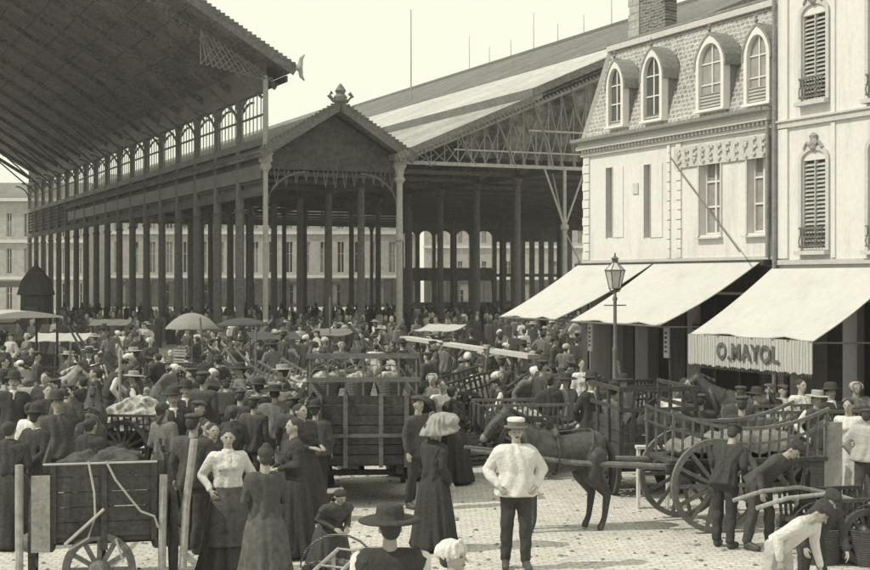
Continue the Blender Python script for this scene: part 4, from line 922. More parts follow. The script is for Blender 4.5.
# ------------------------------------------------------------------ wheels and carts
_wh = {}
def wheel(parent, x, y, r, axis='X', spokes=14, m=None, mrim=None):
    """axis = the axle's direction; thing > wheel > rim, hub"""
    key = (r, axis, spokes, (m or woodm).name, (mrim or woodm).name)
    if key not in _wh:
        def T(a, b_, c): return (a, b_, c) if axis == 'X' else (b_, a, c)
        sp = MB(); rm = MB(); hb = MB()
        for i in range(spokes):
            t = 2*math.pi*i/spokes; sp.bar(T(0, math.cos(t)*0.08, math.sin(t)*0.08), T(0.0, math.cos(t)*(r-0.05), math.sin(t)*(r-0.05)), 0.035, 0.05)
        n = 40; w2 = 0.035
        vs = []; fs = []
        for i in range(n):
            t = 2*math.pi*i/n
            for (a, rr) in ((-w2, r), (w2, r), (w2, r-0.075), (-w2, r-0.075)): vs.append(T(a, math.cos(t)*rr, math.sin(t)*rr))
        for i in range(n):
            for j in range(4): fs.append((i*4+j, i*4+(j+1)%4, ((i+1)%n)*4+(j+1)%4, ((i+1)%n)*4+j))
        rm.add(vs, fs)
        hb.tube([T(-0.16,0,0), T(-0.14,0,0), T(-0.06,0,0), T(0.06,0,0), T(0.14,0,0), T(0.16,0,0)], [0.05, 0.07, 0.11, 0.11, 0.07, 0.05], 14)
        _wh[key] = (sp.mesh('wheel', m or woodm), rm.mesh('rim', mrim or woodm), hb.mesh('hub', m or woodm))
    a, b_, c = _wh[key]; wo_ = child('wheel', a, parent); wo_.location = (x, y, r); child('rim', b_, wo_); child('hub', c, wo_); return wo_
def cart(look, L=2.0, W=1.3, r=0.62, bed=0.75, side='slat', sh=0.5, shafts=2.2, m=wood, rail=None, curve=0.0, ya=0.0, tail=True, tilt=0.0, rimm=None, name='cart', wm=None, prop=True):
    """axle along X, shafts towards +Y, loaded bed between y=-L/2 and L/2"""
    r_ = empty(name); rail = rail or m
    b = MB(); b.box(-W/2, W/2, -L/2, L/2, bed, bed+0.05)
    for x in (-W/2+0.08, 0, W/2-0.08): b.box(x-0.04, x+0.04, -L/2-0.05, L/2+0.05, bed-0.09, bed-0.002)
    b.build('bed', m, r_)
    a = MB(); a.bar((-W/2-0.20, ya, r), (W/2+0.20, ya, r), 0.07); 
    for x in (-W/2+0.1, W/2-0.1): a.box(x-0.035, x+0.035, ya-0.12, ya+0.12, r+0.03, bed-0.095)
    a.build('axle', m, r_)
    for s_ in (-1, 1):
        wheel(r_, s_*(W/2+0.12), ya, r, m=wm or m, mrim=rimm or m)
        q = MB(); x = s_*(W/2-0.02)
        def zc(y): return bed+0.05+sh + curve*(2*y/L)**2
        if side == 'slat':
            n = 16
            for i in range(n+1):
                y = -L/2+0.03+(L-0.06)*i/n; q.bar((x, y, bed+0.05), (x+s_*0.05, y, zc(y)), 0.028)
            for i in range(12):
                y0 = -L/2+L*i/12; y1 = -L/2+L*(i+1)/12
                q.bar((x+s_*0.05, y0, zc(y0)), (x+s_*0.05, y1, zc(y1)), 0.05, 0.045); q.bar((x+s_*0.02, y0, zc(y0)-sh*0.5), (x+s_*0.02, y1, zc(y1)-sh*0.5), 0.04, 0.035)
        elif side == 'board':
            n = max(2, int(sh/0.16))
            for i in range(n): q.box(x-0.015, x+0.015, -L/2, L/2, bed+0.055+i*sh/n, bed+0.055+(i+1)*sh/n-0.012)
            for y in (-L/2+0.1, 0, L/2-0.1): q.box(x+s_*0.016-0.01, x+s_*0.04+0.01, y-0.03, y+0.03, bed-0.05, bed+sh+0.1)
        if sh: q.build('side_rack', rail, r_)
        if shafts:
            q = MB(); q.tube([(s_*(W/2-0.1), -L/2, bed-0.05), (s_*(W/2-0.1), L/2, bed-0.04), (s_*(W/2-0.28), L/2+shafts*0.45, bed+0.02), (s_*(W/2-0.32), L/2+shafts, bed+0.22)], [0.045,0.045,0.04,0.025], 8); q.build('shaft', rail, r_)
    if tail and sh:
        q = MB(); n = max(2, int(sh/0.15))
        for i in range(n): q.box(-W/2+0.02, W/2-0.02, -L/2-0.03, -L/2-0.004, bed+0.055+i*sh/n, bed+0.055+(i+1)*sh/n-0.010)
        for x in (-W/2+0.12, 0, W/2-0.12): q.box(x-0.03, x+0.03, -L/2-0.06, -L/2-0.032, bed, bed+sh+0.03)
        q.build('tailboard', m, r_)
    if prop: q = MB(); q.bar((0, L/2-0.1, bed-0.05), (0, L/2+0.05, 0.02), 0.05); q.build('prop_leg', m, r_)
    tag(r_, look, 'cart'); return r_

# ------------------------------------------------------------------ goods
def basket(look, r=0.26, h=0.3, fill=None, m=wicker):
    r_ = empty('basket'); b = MB(); b.lathe([(r*0.72,0),(r*0.8,h*0.3),(r*0.92,h*0.7),(r,h),(r*1.03,h+0.02),(r*0.95,h+0.02),(r*0.9,h*0.75),(r*0.75,0.05)], n=20, wob=lambda t, z: 0.02*math.sin(20*t)); b.build('woven_body', m, r_)
    q = MB(); q.tube([(r*0.98*math.cos(t*math.pi/10), 0, h+0.0+r*0.9*math.sin(t*math.pi/10)) for t in range(11)], 0.014, 6); q.build('handle', m, r_)
    if fill:
        q = Blob(); 
        for i in range(12):
            t = random.random()*6.3; d = random.random()**0.6*r*0.68; q.ell((d*math.cos(t), d*math.sin(t), h+0.02+random.random()*0.05-d*0.2), 0.07+random.random()*0.03, 18)
        child('produce', q.mesh('produce', fill, 0.022, 1), r_)
    tag(r_, look, 'basket'); return r_
def sack(look, m=sackm):
    b = Blob(); b.hull(_sph((0,0,0.18),(0.25,0.20,0.18)) + _sph((0,0,0.5),(0.19,0.15,0.16))); b.cap((0,0,0.6),(0.02,0,0.76),0.09,0.05); b.cap((0.02,0,0.76),(0.04,0.02,0.86),0.05,0.09)
    o_ = bpy.data.objects.new('sack', b.mesh('sack', m, 0.02, 2, disp=lambda c: c * (1 + 0.07*mnoise.noise(c*6)))); COL.objects.link(o_)
    q = MB(); q.lathe([(0.062,0.755),(0.07,0.765),(0.062,0.775)], (0.02,0,0), 12); q.build('tie_cord', rope, o_); tag(o_, look, 'sack'); return o_
def crate(look, fill=None, m=woodm, L=0.62, W=0.42, h=0.26):
    r_ = empty('crate'); b = MB()
    for i in range(3):
        z0 = 0.02+i*h/3; z1 = z0+h/3-0.025
        b.box(-L/2, L/2, -W/2, -W/2+0.015, z0, z1); b.box(-L/2, L/2, W/2-0.015, W/2, z0, z1); b.box(-L/2, -L/2+0.015, -W/2+0.016, W/2-0.016, z0, z1); b.box(L/2-0.015, L/2, -W/2+0.016, W/2-0.016, z0, z1)
    for sx in (-1, 1):
        for sy in (-1, 1): b.box(sx*(L/2-0.04)-0.02, sx*(L/2-0.04)+0.02, sy*(W/2-0.035)-0.015, sy*(W/2-0.035)+0.015, 0, h+0.02)
    b.box(-L/2+0.02, L/2-0.02, -W/2+0.02, W/2-0.02, 0.0, 0.02); b.build('slats', m, r_)
    if fill:
        q = Blob()
        for i in range(16): q.ell((random.uniform(-L/2+0.09, L/2-0.09), random.uniform(-W/2+0.09, W/2-0.09), h-0.02+random.random()*0.07), 0.075+random.random()*0.03, 18)
        child('produce', q.mesh('produce', fill, 0.022, 1), r_)
    tag(r_, look, 'crate'); return r_
def heap(name, look, cat, m, sx, sy, sz, n=46, rr=0.09, base=None):
    q = Blob(); q.hull(_sph((0,0,0.0),(sx,sy,0.05)) + _sph((0,0,sz*0.55),(sx*0.5,sy*0.5,sz*0.3)))
    for i in range(n):
        t = random.random()*6.283; d = random.random()**0.6; z = sz*(1-d**1.6)*0.9
        q.ell((sx*d*math.cos(t), sy*d*math.sin(t), z+0.03), (rr*random.uniform(.8,1.3), rr*random.uniform(.8,1.3), rr*random.uniform(.7,1.1)), 16)
    o_ = bpy.data.objects.new(name, q.mesh(name, m, 0.03, 1)); COL.objects.link(o_)
    # cut anything below the base
    for v in o_.data.vertices:
        if v.co.z < 0.0: v.co.z = 0.0
    tag(o_, look, cat); return o_
def stall(look, W=2.2, D=1.2, h=2.2, top=cl_lt, slope=0.35, pole=woodm, dome=False):
    r_ = empty('market_stall')
    for x in (-W/2, W/2):
        for y, hh in ((-D/2, h-slope), (D/2, h)):
            q = MB(); q.tube([(x, y, 0), (x, y, hh)], 0.03, 6); q.build('post', pole, r_)
    vs = []; fs = []; n = 10
    for k_ in (0, 0.015):
        for i in range(n+1):
            for j in range(5):
                x = -W/2-0.1+(W+0.2)*i/n; t = j/4; y = -D/2-0.15+(D+0.3)*t; vs.append((x, y, h-slope+slope*t+0.05-0.05*math.sin(math.pi*t)-0.03*math.sin(i*math.pi/n*3)**2+k_))
    S = (n+1)*5
    for i in range(n):
        for j in range(4): a = i*5+j; fs += [(a,a+1,a+6,a+5),(S+a,S+a+5,S+a+6,S+a+1)]
    for i in range(n): fs += [(i*5,i*5+5,S+i*5+5,S+i*5),(i*5+4,S+i*5+4,S+i*5+9,i*5+9)]
    for j in range(4): fs += [(j,S+j,S+j+1,j+1),(n*5+j,n*5+j+1,S+n*5+j+1,S+n*5+j)]
    q = MB(); q.add(vs, fs); q.build('awning_cloth', top, r_)
    q = MB(); q.box(-W/2+0.05, W/2-0.05, -D/2+0.05, D/2-0.05, 0.78, 0.83); 
    for x in (-W/2+0.2, W/2-0.2): q.bar((x, -D/2+0.1, 0), (x, D/2-0.1, 0.78), 0.05); q.bar((x, D/2-0.1, 0), (x, -D/2+0.1, 0.78), 0.05)
    q.build('trestle_table', wood, r_); tag(r_, look, 'market stall'); return r_
# ================================================================== placement
def Zk(py, k): return H - (py-280)*k      # height of photo row py at scale k
def toward(p): return math.atan2(p.x, p.y)  # yaw that turns a -Y facing figure to the camera is -toward
# ---- street lamp
def street_lamp():
    r = empty('street_lamp'); m = MB()
    m.lathe([(0.16,0),(0.16,0.25),(0.10,0.32),(0.09,0.9),(0.12,0.95),(0.055,1.05),(0.05,2.0),(0.06,2.05),(0.038,2.1),(0.034,3.0),(0.055,3.05),(0.03,3.1),(0.03,3.2)], n=12); m.build('post', mat('lamp_post_paint', 0.16, var=0.35), r, smooth=True)
    m = MB(); m.tube([(-0.22,0,2.92),(0.22,0,2.92)],0.014,6); m.build('crossbar', iron, r); m = MB(); m.tube([(0,0,3.18),(-0.08,0,3.2),(-0.12,0,3.27)],0.015,6); m.tube([(0,0,3.18),(0.08,0,3.2),(0.12,0,3.27)],0.015,6); m.build('scroll', iron, r)
    l = MB(); zb, zt, rb, rt = 3.26, 3.62, 0.115, 0.20
    for s_ in range(6):
        t = math.pi/3*s_; t2 = t+math.pi/3; a = Vector((rb*math.cos(t), rb*math.sin(t), zb)); b = Vector((rt*math.cos(t), rt*math.sin(t), zt)); c = Vector((rb*math.cos(t2), rb*math.sin(t2), zb)); d = Vector((rt*math.cos(t2), rt*math.sin(t2), zt))
        l.bar(a, b, 0.014); l.bar(a, c, 0.018); l.bar(b, d, 0.022); l.bar(b, (0.05*math.cos(t), 0.05*math.sin(t), 3.78), 0.012)
    l.lathe([(0.05,3.78),(0.065,3.79),(0.06,3.84),(0.09,3.85),(0.02,3.90),(0.012,3.97)], n=10); lo = l.build('lantern', mat('lamp_paint', 0.12), r)
    g_ = MB(); g_.lathe([(rb-0.006,zb),(rt-0.006,zt),(0.05,3.775)], n=6); g_.build('glass_panes', mat('milky_glass', 0.55, var=0.2, rough=0.3), lo)
    b_ = MB(); b_.lathe([(0.02,3.2),(0.025,3.35),(0.01,3.45)], n=8); b_.build('burner', iron, lo)
    place(r, gp(615, 0.0200)); tag(r, 'tall gas street lamp with a glass lantern in front of the awnings', 'street lamp')
street_lamp()

# ---- key foreground figures
def put(o, px, k, yaw=0.0, s=1.0, z=0.0):
    p = gp(px, k, z); o.location = p; o.rotation_euler = (0, 0, yaw - math.atan2(p.x, p.y)); o.scale = (s, s, s); return o
man = person('man in a baggy pale smock and pale topped cap standing with hands at his hips', top='smock', topm=cl_wh, botm=mat('dark_trouser_cloth', 0.05, var=0.4, scale=20, bump=0.4), hat='boater', arms='hips', vox=0.010, stride=0.05, wide=1.0, headturn=0.05, stache=True, neckl=cl_wh)
put(man, 516, 0.01185, 0.12, 1.0)
wm = person('woman in a white blouse and dark skirt facing the camera, hair pinned up', top='blouse', topm=cl_wh, bot='skirt', botm=cl_drk, hair='up', arms='hips', vox=0.010, apron=mat('grey_apron', 0.10, var=0.5, scale=14), neckl=cl_wh)
put(wm, 228, 0.01175, 0.1, 0.97)
wb = person('woman in dark clothes seen from behind, beside the woman in a white blouse', top='jacket', topm=cl_drk, bot='skirt', botm=mat('striped_skirt', 0.10, var=0.5, scale=12), hair='up', arms='front', vox=0.010)
put(wb, 265, 0.0105, math.pi+0.25, 0.97)
hatm_ = person('man in broad black hat and black waistcoat seen from behind at the bottom', top='shirt', topm=cl_wh, vest=cl_blk, botm=cl_blk, hat='wide', arms='front', vox=0.009, wide=1.2, headturn=0.1)
put(hatm_, 390, 0.00735, math.pi+0.05, 0.99)
wbon = person('woman in a white bonnet turned to the right at the bottom edge', top='blouse', topm=cl_lt, bot='skirt', botm=cl_drk, hat='bonnet', arms='front', vox=0.009, hair='bun')
put(wbon, 454, 0.0070, 1.15, 0.92)
wblk = person('woman in a long black dress carrying a big pale bundle on her head', top='coat', topm=cl_blk, bot='skirt', botm=cl_blk, hair='bun', arms='carry', vox=0.011, shawl=cl_blk, headturn=-0.3)
put(wblk, 434, 0.0127, math.pi-0.9, 0.94)
q = Blob(); q.hull(_sph((0,0,0.02),(0.34,0.28,0.05)) + _sph((0.02,0,0.20),(0.22,0.20,0.12))); q.ell((0.12,-0.05,0.16),(0.2,0.2,0.12))
bd = bpy.data.objects.new('bundle', q.mesh('bundle', mat('bundle_cloth', 0.30, var=0.3, scale=9, bump=0.4), 0.014, 2, disp=lambda c: c + Vector((c.x, c.y, 0)).normalized()*(0.014*math.sin(13*math.atan2(c.x, c.y)+6*mnoise.noise(c*4))+0.05*mnoise.noise(c*5)) if (c.x or c.y) else c)); COL.objects.link(bd)
put(bd, 441, 0.0127, 0, 0.82, 1.49); bd.rotation_euler = (0.08, -0.16, 0.3); tag(bd, 'big pale cloth bundle carried on a head beside the dark wagon', 'bundle')
bdm = person('person in white shirt and dark cap stooping at the lower right corner', top='shirt', topm=cl_wh, botm=cl_lt, hat='cap', hatm=cl_blk, arms='reach', bend=R(-52)*-1, vox=0.010, hair='short')
put(bdm, 778, 0.0098, R(60), 0.88)
kneel = person('person in black leaning over the barrow at the lower right', top='jacket', topm=cl_blk, botm=cl_blk, hat='cap', hatm=cl_blk, arms='reach', bend=R(38), vox=0.011)
put(kneel, 812, 0.0104, R(35), 0.80)
ws = person('person in dark clothes crouching over a basket beside the dark wagon', top='blouse', topm=cl_drk, bot='skirt', botm=cl_drk, hat='scarf', hatm=cl_blk, arms='front', bend=R(25), vox=0.011, shawl=cl_drk)
put(ws, 330, 0.0115, R(30), 0.80, 0); ws.scale = (0.85, 0.85, 0.62)
whr = person('man in dark clothes leading the donkey at the lower right', top='jacket', topm=cl_blk, botm=cl_blk, hat='cap', arms='down', vox=0.012)
put(whr, 742, 0.0148, math.pi, 0.98)

# ---- central plank-sided wagon seen from behind
def wagon(look, W, L, bed, sh, rack, r=0.5, m=wood, name='wagon', rail=woodm):
    r_ = empty(name); b = MB(); b.box(-W/2, W/2, -L/2, L/2, bed, bed+0.06)
    for x in (-W/2+0.25, W/2-0.25): b.box(x-0.06, x+0.06, -L/2+0.1, L/2-0.1, bed-0.14, bed-0.002)
    b.build('bed', m, r_)
    for s_ in (-1, 1):
        q = MB(); n = int(sh/0.17)
        for i in range(n): q.box(s_*(W/2-0.02)-0.02, s_*(W/2-0.02)+0.02, -L/2, L/2, bed+0.065+i*sh/n, bed+0.065+(i+1)*sh/n-0.012)
        for y in (-L/2+0.05, -L/6, L/6, L/2-0.05): q.box(s_*(W/2+0.0225)-0.02, s_*(W/2+0.0225)+0.02, y-0.04, y+0.04, bed-0.05, bed+sh+(rack or 0))
        if rack: 
            for z in (bed+sh+rack*0.45, bed+sh+rack): q.bar((s_*(W/2+0.0225), -L/2, z), (s_*(W/2+0.0225), L/2, z), 0.05, 0.06)
        q.build('side_board', m, r_)
    q = MB(); n = int(sh/0.15)
    for i in range(n): q.box(-W/2+0.03, W/2-0.03, -L/2-0.035, -L/2-0.004, bed+0.03+i*sh/n, bed+0.03+(i+1)*sh/n-0.014)
    q.build('tailboard', m, r_)
    q = MB()
    for i, x in enumerate((-W/2+0.15, -W/6, W/6, W/2-0.15)): q.box(x-0.035, x+0.035, -L/2-0.07, -L/2-0.038, bed-0.02, bed+sh+0.04)
    q.box(-W/2, W/2, -L/2-0.10, -L/2-0.072, bed+sh*0.42, bed+sh*0.42+0.05); q.build('battens', rail, r_)
    if rack:
        q = MB(); q.bar((-W/2-0.05, -L/2, bed+sh+rack), (W/2+0.05, -L/2, bed+sh+rack), 0.05, 0.08); q.bar((-W/2-0.05, -L/2, bed+sh+rack*0.42), (W/2+0.05, -L/2, bed+sh+rack*0.42), 0.05, 0.07)
        for i in range(7): x = -W/2+i*W/6; q.bar((x, -L/2, bed+sh), (x, -L/2, bed+sh+rack), 0.03)
        q.build('rear_rack', rail, r_)
    for s_ in (-1, 1):
        wheel(r_, s_*(W/2-0.02), -L/2+0.6, r, m=m, mrim=m); wheel(r_, s_*(W/2-0.08), L/2-0.5, r*0.85, m=m, mrim=m)
    q = MB(); q.bar((-W/2, -L/2+0.6, r), (W/2, -L/2+0.6, r), 0.08); q.bar((-W/2, L/2-0.5, r*0.85), (W/2, L/2-0.5, r*0.85), 0.08); q.bar((0,-L/2+0.6,r),(0,L/2-0.5,r),0.08)
    for x in (-W/2+0.25, W/2-0.25): q.box(x-0.05, x+0.05, -L/2+0.5, -L/2+0.7, r, bed-0.145)
    q.build('axles', m, r_); tag(r_, look, 'wagon'); return r_
wg = wagon('dark plank-sided wagon with a slatted rack, seen from behind in the middle', 1.62, 2.9, 0.60, 1.05, 0.62, r=0.42)
put(wg, 358, 0.0156, 0.02); wg.location.y += 0.9
for i, (dx, dz) in enumerate(((-0.5, 0), (0.0, 0), (0.5, 0))):
    b_ = basket(('left', 'middle', 'right')[i] + ' one of the three wicker baskets on top of the dark plank wagon', r=0.25, h=0.3, fill=greens); b_.location = wg.location + Vector((dx, -0.9, 0.66)); 
tb = MB(); tb.box(-0.74, 0.74, -1.3, 1.3, 0, 0.9); o = tb.build('load_box', wicker); 
o.location = wg.location + Vector((0, 0.1, 0.66)); tag(o, 'high woven load filling the dark plank wagon', 'hamper')
for n_, b_ in enumerate([x for x in COL.objects if x.name.startswith('basket')]): b_.location.z = 1.575

# ---- left cart seen from behind
lc = cart('dark boarded cart at the lower left with pale stakes and white ropes, seen from behind', L=1.7, W=1.28, r=0.52, bed=0.66, side='board', sh=0.80, shafts=2.0, m=wood, rail=wood, wm=woodm)
put(lc, 104, 0.0112, 0.0)
for x, z1, t in ((-0.86, 1.50, 0.0), (0.60, 1.35, 0.02), (0.82, 1.72, 0.12)): m = MB(); m.tube([(x, -0.92, 0.35), (x+t*0.3, -0.92, z1*0.6), (x+t, -0.92, z1)], 0.042, 8); m.build('stake', woodl, lc)
m = MB(); m.box(-0.74, -0.55, -0.94, -0.90, 0.58, 1.38); m.build('pale_side_panel', woodl, lc, )
m = MB(); m.tube([(-0.16,-0.96,1.52),(-0.10,-0.98,1.2),(-0.09,-0.98,0.95),(-0.16,-0.98,0.72),(-0.36,-0.96,0.60)],0.013,6); m.tube([(0.02,-0.96,1.52),(0.12,-0.98,1.32),(0.27,-0.98,1.12),(0.38,-0.98,0.98),(0.52,-0.97,0.92),(0.56,-0.96,0.80)],0.013,6)
m.tube([(-0.62,-0.96,1.50),(0.55,-0.96,1.50)],0.012,6); m.tube([(0.0,-0.98,1.02),(-0.22,-0.98,0.82),(-0.4,-0.98,0.66)],0.018,6); m.tube([(0.12,-0.98,0.7),(0.2,-1.0,0.45)],0.012,6); m.build('rope', rope, lc)
ht = heap('cloth_heap', 'low dark heap of cloth in the lower left cart', 'cloth heap', cl_drk, 0.5, 0.6, 0.16); ht.location = lc.location + Vector((0, 0, 1.32))

# ---- cart behind the man in the smock
hc = cart('two-wheeled slatted cart standing behind the man in the smock', L=1.5, W=1.1, r=0.55, bed=0.80, side='slat', sh=0.42, shafts=0.6, m=wood, rail=woodm, wm=woodm)
p0 = gp(520, 0.0176); yaw = R(-80); place(hc, p0, yaw)
tarp = heap('produce_heap', 'pale heap of leeks on the cart behind the man in the smock', 'vegetables', greens, 0.6, 0.45, 0.35); tarp.location = p0 + Vector((0, 0, 0.86)); tarp.rotation_euler = (0, 0, yaw)

# ---- big right hand cart and its horse, both facing left
rc = cart('big-wheeled cart with curved slatted racks at the right, hitched to the dark horse', L=2.3, W=1.05, r=0.64, bed=0.92, side='slat', sh=0.42, shafts=2.7, m=wood, rail=woodm, curve=0.26, rimm=woodm, tail=False, wm=woodm, ya=0.55, prop=False)
pa = gp(713, 0.01365); pb_ = gp(684, 0.01435); yaw = R(101); fwd = Vector((-math.sin(yaw), math.cos(yaw), 0))
pr = (pa + pb_) / 2 - fwd*0.55; rc.location = pr; rc.rotation_euler = (0, 0, yaw)
hs = horse('dark cart horse facing left in the shafts behind the man in the smock', horse_d)
hs.location = pr + fwd*2.52; hs.rotation_euler = (0, 0, yaw + R(90)); hs.scale = (0.80, 1.0, 0.93)
vsh = Blob(); vsh.hull(_sph((0,-0.8,0.1),(0.40,0.25,0.1)) + _sph((0,0.8,0.10),(0.40,0.25,0.10)) + _sph((0,-0.2,0.26),(0.3,0.6,0.10)))
tarpm = mat('folded_tarpaulin', 0.19, var=0.5, scale=10, bump=0.5)
o = bpy.data.objects.new('canvas_load', vsh.mesh('canvas_load', tarpm, 0.022, 1, disp=lambda c: c + Vector((0, 0, 0.05*mnoise.noise(c*5) + 0.02*math.sin(c.x*9+c.y*22))))); COL.objects.link(o)
o.location = pr + Vector((0, 0, 0.98)); o.rotation_euler = (0, 0, yaw); tag(o, 'rumpled dark tarpaulin lying inside the slatted cart at the right', 'tarpaulin')
# cloth hung over the near side rack, gathered into radiating folds
vs = []; fs = []; n = 40; mrows = 10
for s_ in (0, 1):
    for i in range(n+1):
        for j in range(mrows+1):
            t = i/n; q_ = j/mrows; y = -0.95 + 0.95*t; z = 1.42 - 0.62*q_*(1-0.25*abs(2*t-1)); y = y*(1-0.22*q_) - 0.10*q_
            vs.append((0.60+0.02*s_+0.03*math.sin(t*34+q_*2)*q_+0.03*q_, y, z))
W_ = mrows+1; S_ = (n+1)*W_
for s_ in (0, 1):
    for i in range(n):
        for j in range(mrows): a_ = s_*S_+i*W_+j; fs.append((a_, a_+1, a_+W_+1, a_+W_))
for i in range(n): fs += [(i*W_, i*W_+W_, S_+i*W_+W_, S_+i*W_), (i*W_+mrows, i*W_+mrows+W_, S_+i*W_+mrows+W_, S_+i*W_+mrows)]
for j in range(mrows): fs += [(j, j+1, S_+j+1, S_+j), (n*W_+j, n*W_+j+1, S_+n*W_+j+1, S_+n*W_+j)]
m = MB(); m.add(vs, fs); o = m.build('hung_cloth', mat('brown_cloth', 0.24, var=0.4, scale=14), smooth=True); o.location = pr; o.rotation_euler = (0, 0, yaw); tag(o, 'greyish cloth hung in folds over the side of the slatted cart', 'cloth')
lean = person('man in black seen from behind, leaning over the near big cart wheel', top='jacket', topm=cl_blk, botm=cl_blk, hat='cap', hatm=cl_blk, arms='reach', bend=R(30), vox=0.011, stride=0.04)
put(lean, 724, 0.0128, math.pi-0.4, 0.93)
lean2 = person('person in dark clothes bent low between cart wheel and hand barrow', top='jacket', topm=cl_drk, botm=cl_drk, hat='cap', hatm=cl_blk, arms='reach', bend=R(50), vox=0.012, stride=0.1)
put(lean2, 760, 0.0127, R(60), 0.95)
wl = empty('spare_wheel'); ww = wheel(wl, 0, 0, 0.38, axis='Y', spokes=12, m=woodm, mrim=woodm); place(wl, gp(98, 0.0105), 0.1, rx=R(-12)); tag(wl, 'spoked wheel leaning behind the lower left cart', 'wheel')
# ---- covered van behind, between lamp and right cart
def van(look, px, k, yaw, W=1.5, L=2.2, bed=0.7, hh=1.35, m=wood, roofm=cl_mid):
    r_ = wagon(look, W, L, bed, 0.5, 0, r=0.5, m=m, name='van')
    for x in (-W/2+0.05, W/2-0.05):
        for y in (-L/2+0.05, L/2-0.05): q = MB(); q.box(x-0.03, x+0.03, y-0.03, y+0.03, bed+0.56, bed+hh); q.build('post', m, r_)
    q = MB(); vs = []; n = 8
    pts = [(-W/2-0.08, bed+hh)] + [(-W/2-0.08+(W+0.16)*i/n, bed+hh+0.03+0.16*math.sin(math.pi*i/n)) for i in range(n+1)] + [(W/2+0.08, bed+hh)]
    q.prismY(pts, -L/2-0.1, L/2+0.1); q.build('roof', roofm, r_)
    put(r_, px, k, yaw); return r_
vw = wagon('tall dark wagon with a plank rack between the street lamp and slatted cart', 1.2, 1.9, 0.62, 0.55, 0.55, r=0.4, m=wood, rail=wood); put(vw, 640, 0.0163, R(18))
van('covered wagon with a pale roof at the far left behind the crowd', 14, 0.0290, R(15), hh=1.65, roofm=cl_lt, W=2.0)

# ---- hand barrow with dark baskets at the right edge
bw_ = cart('low hand barrow with pale curved shafts and dark baskets at the right edge', L=1.2, W=0.9, r=0.34, bed=0.42, side='slat', sh=0.30, shafts=0, m=wood, rail=wood, tail=False, name='hand_barrow')
pb = gp(840, 0.0124); place(bw_, pb, R(-75))
m = MB(); m.tube([(0.3,-1.3,0.70),(0.3,-0.9,0.80),(0.3,-0.4,0.83),(0.3,0.1,0.72),(0.3,0.8,0.5)],0.028,8); m.build('handle_shaft', woodl, bw_); m = MB(); m.tube([(-0.3,-1.3,0.70),(-0.3,-0.9,0.80),(-0.3,-0.4,0.83),(-0.3,0.1,0.72),(-0.3,0.8,0.5)],0.028,8); m.build('handle_shaft', woodl, bw_)
for i, (dx, dy, lb) in enumerate(((-0.35, -0.35, 'dark round basket in front of the barrow at the right edge'), (0.25, -0.5, 'dark round basket at the very right beside the barrow'))):
    b_ = basket(lb, r=0.34, h=0.42, m=mat('dark_wicker', 0.05, kind='stripe', p=('Z', 14, 2.0), val2=0.12, var=0.4, bump=0.8), fill=greens2); b_.location = pb + Vector((dx, dy, 0))

# ---- umbrella, dark flat awning, kiosk, long plank
def umbrella(look, px, k, ztop, rad, m, drop=0.45):
    r_ = empty('market_umbrella'); q = MB(); vs = [(0,0,ztop)]; fs = []; nr = 6; ns = 24
    for s_ in (0, -0.02):
        for i in range(1, nr+1):
            for j in range(ns):
                t = 2*math.pi*j/ns; rr = rad*i/nr*(1-0.035*abs(math.sin(4*t))*i/nr); vs.append((rr*math.cos(t), rr*math.sin(t), ztop-drop*(i/nr)**2.0-0.02*abs(math.sin(4*t))*i/nr+s_))
    vs.append((0,0,ztop-0.02))
    for s_ in (0, 1):
        o_ = 1+s_*nr*ns; c_ = 0 if s_ == 0 else len(vs)-1
        for j in range(ns): fs.append((c_, o_+j, o_+(j+1)%ns))
        for i in range(nr-1):
            for j in range(ns): a = o_+i*ns+j; b = o_+i*ns+(j+1)%ns; fs.append((a, a+ns, b+ns, b))
    for j in range(ns): a = 1+(nr-1)*ns+j; b = 1+(nr-1)*ns+(j+1)%ns; fs.append((a, b, b+nr*ns, a+nr*ns))
    q.add(vs, fs); q.build('canopy', m, r_, smooth=True)
    q = MB(); q.tube([(0,0,0),(0,0,ztop+0.06)],0.025,8); q.build('pole', woodm, r_)
    for j in range(8): t = 2*math.pi*j/8; q = MB(); q.bar((0,0,ztop-0.3),(rad*0.6*math.cos(t), rad*0.6*math.sin(t), ztop-drop*0.36-0.04),0.012); q.build('rib', woodm, r_)
    place(r_, gp(px, k)); tag(r_, look, 'umbrella')
umbrella('round beige market umbrella above the crowd on the left', 192, 0.0290, Zk(313, 0.029), 0.78, mat('beige_umbrella_cloth', 0.24, var=0.2), 0.44)
umbrella('dark shallow market umbrella beside the beige one', 243, 0.0305, Zk(318, 0.0305), 0.80, mat('dark_umbrella_cloth', 0.07, var=0.3), 0.20)
def kiosk():
    r_ = empty('kiosk'); m = MB(); m.lathe([(0.9,0),(0.85,2.6)], n=8); m.build('body', wood, r_); m = MB(); m.lathe([(1.05,2.6),(1.0,2.8),(0.8,3.4),(0.45,3.9),(0.12,4.2),(0.05,4.5)], n=12); m.build('domed_roof', wood, r_)
    m = MB(); m.box(-0.35,0.35,-0.95,-0.86,1.0,2.0); m.build('counter_opening', dark, r_); place(r_, gp(36, 0.055)); tag(r_, 'dark round kiosk with a domed roof behind the far left crowd', 'kiosk')
kiosk()
st = stall('white-topped market stall at the far left edge', W=3.0, D=1.8, h=3.3, top=whitec); place(st, gp(4, 0.060), 0.1)
a = gp(405, 0.031, Zk(338, 0.031)); b = gp(534, 0.0245, Zk(357, 0.0245))
r_ = empty('trestle_plank', gp(468, 0.0275)); off = r_.location
m = MB(); m.bar(a, b, 0.34, 0.10); m.build('plank', mat('bleached_plank', 0.46, var=0.2), r_, off=off)
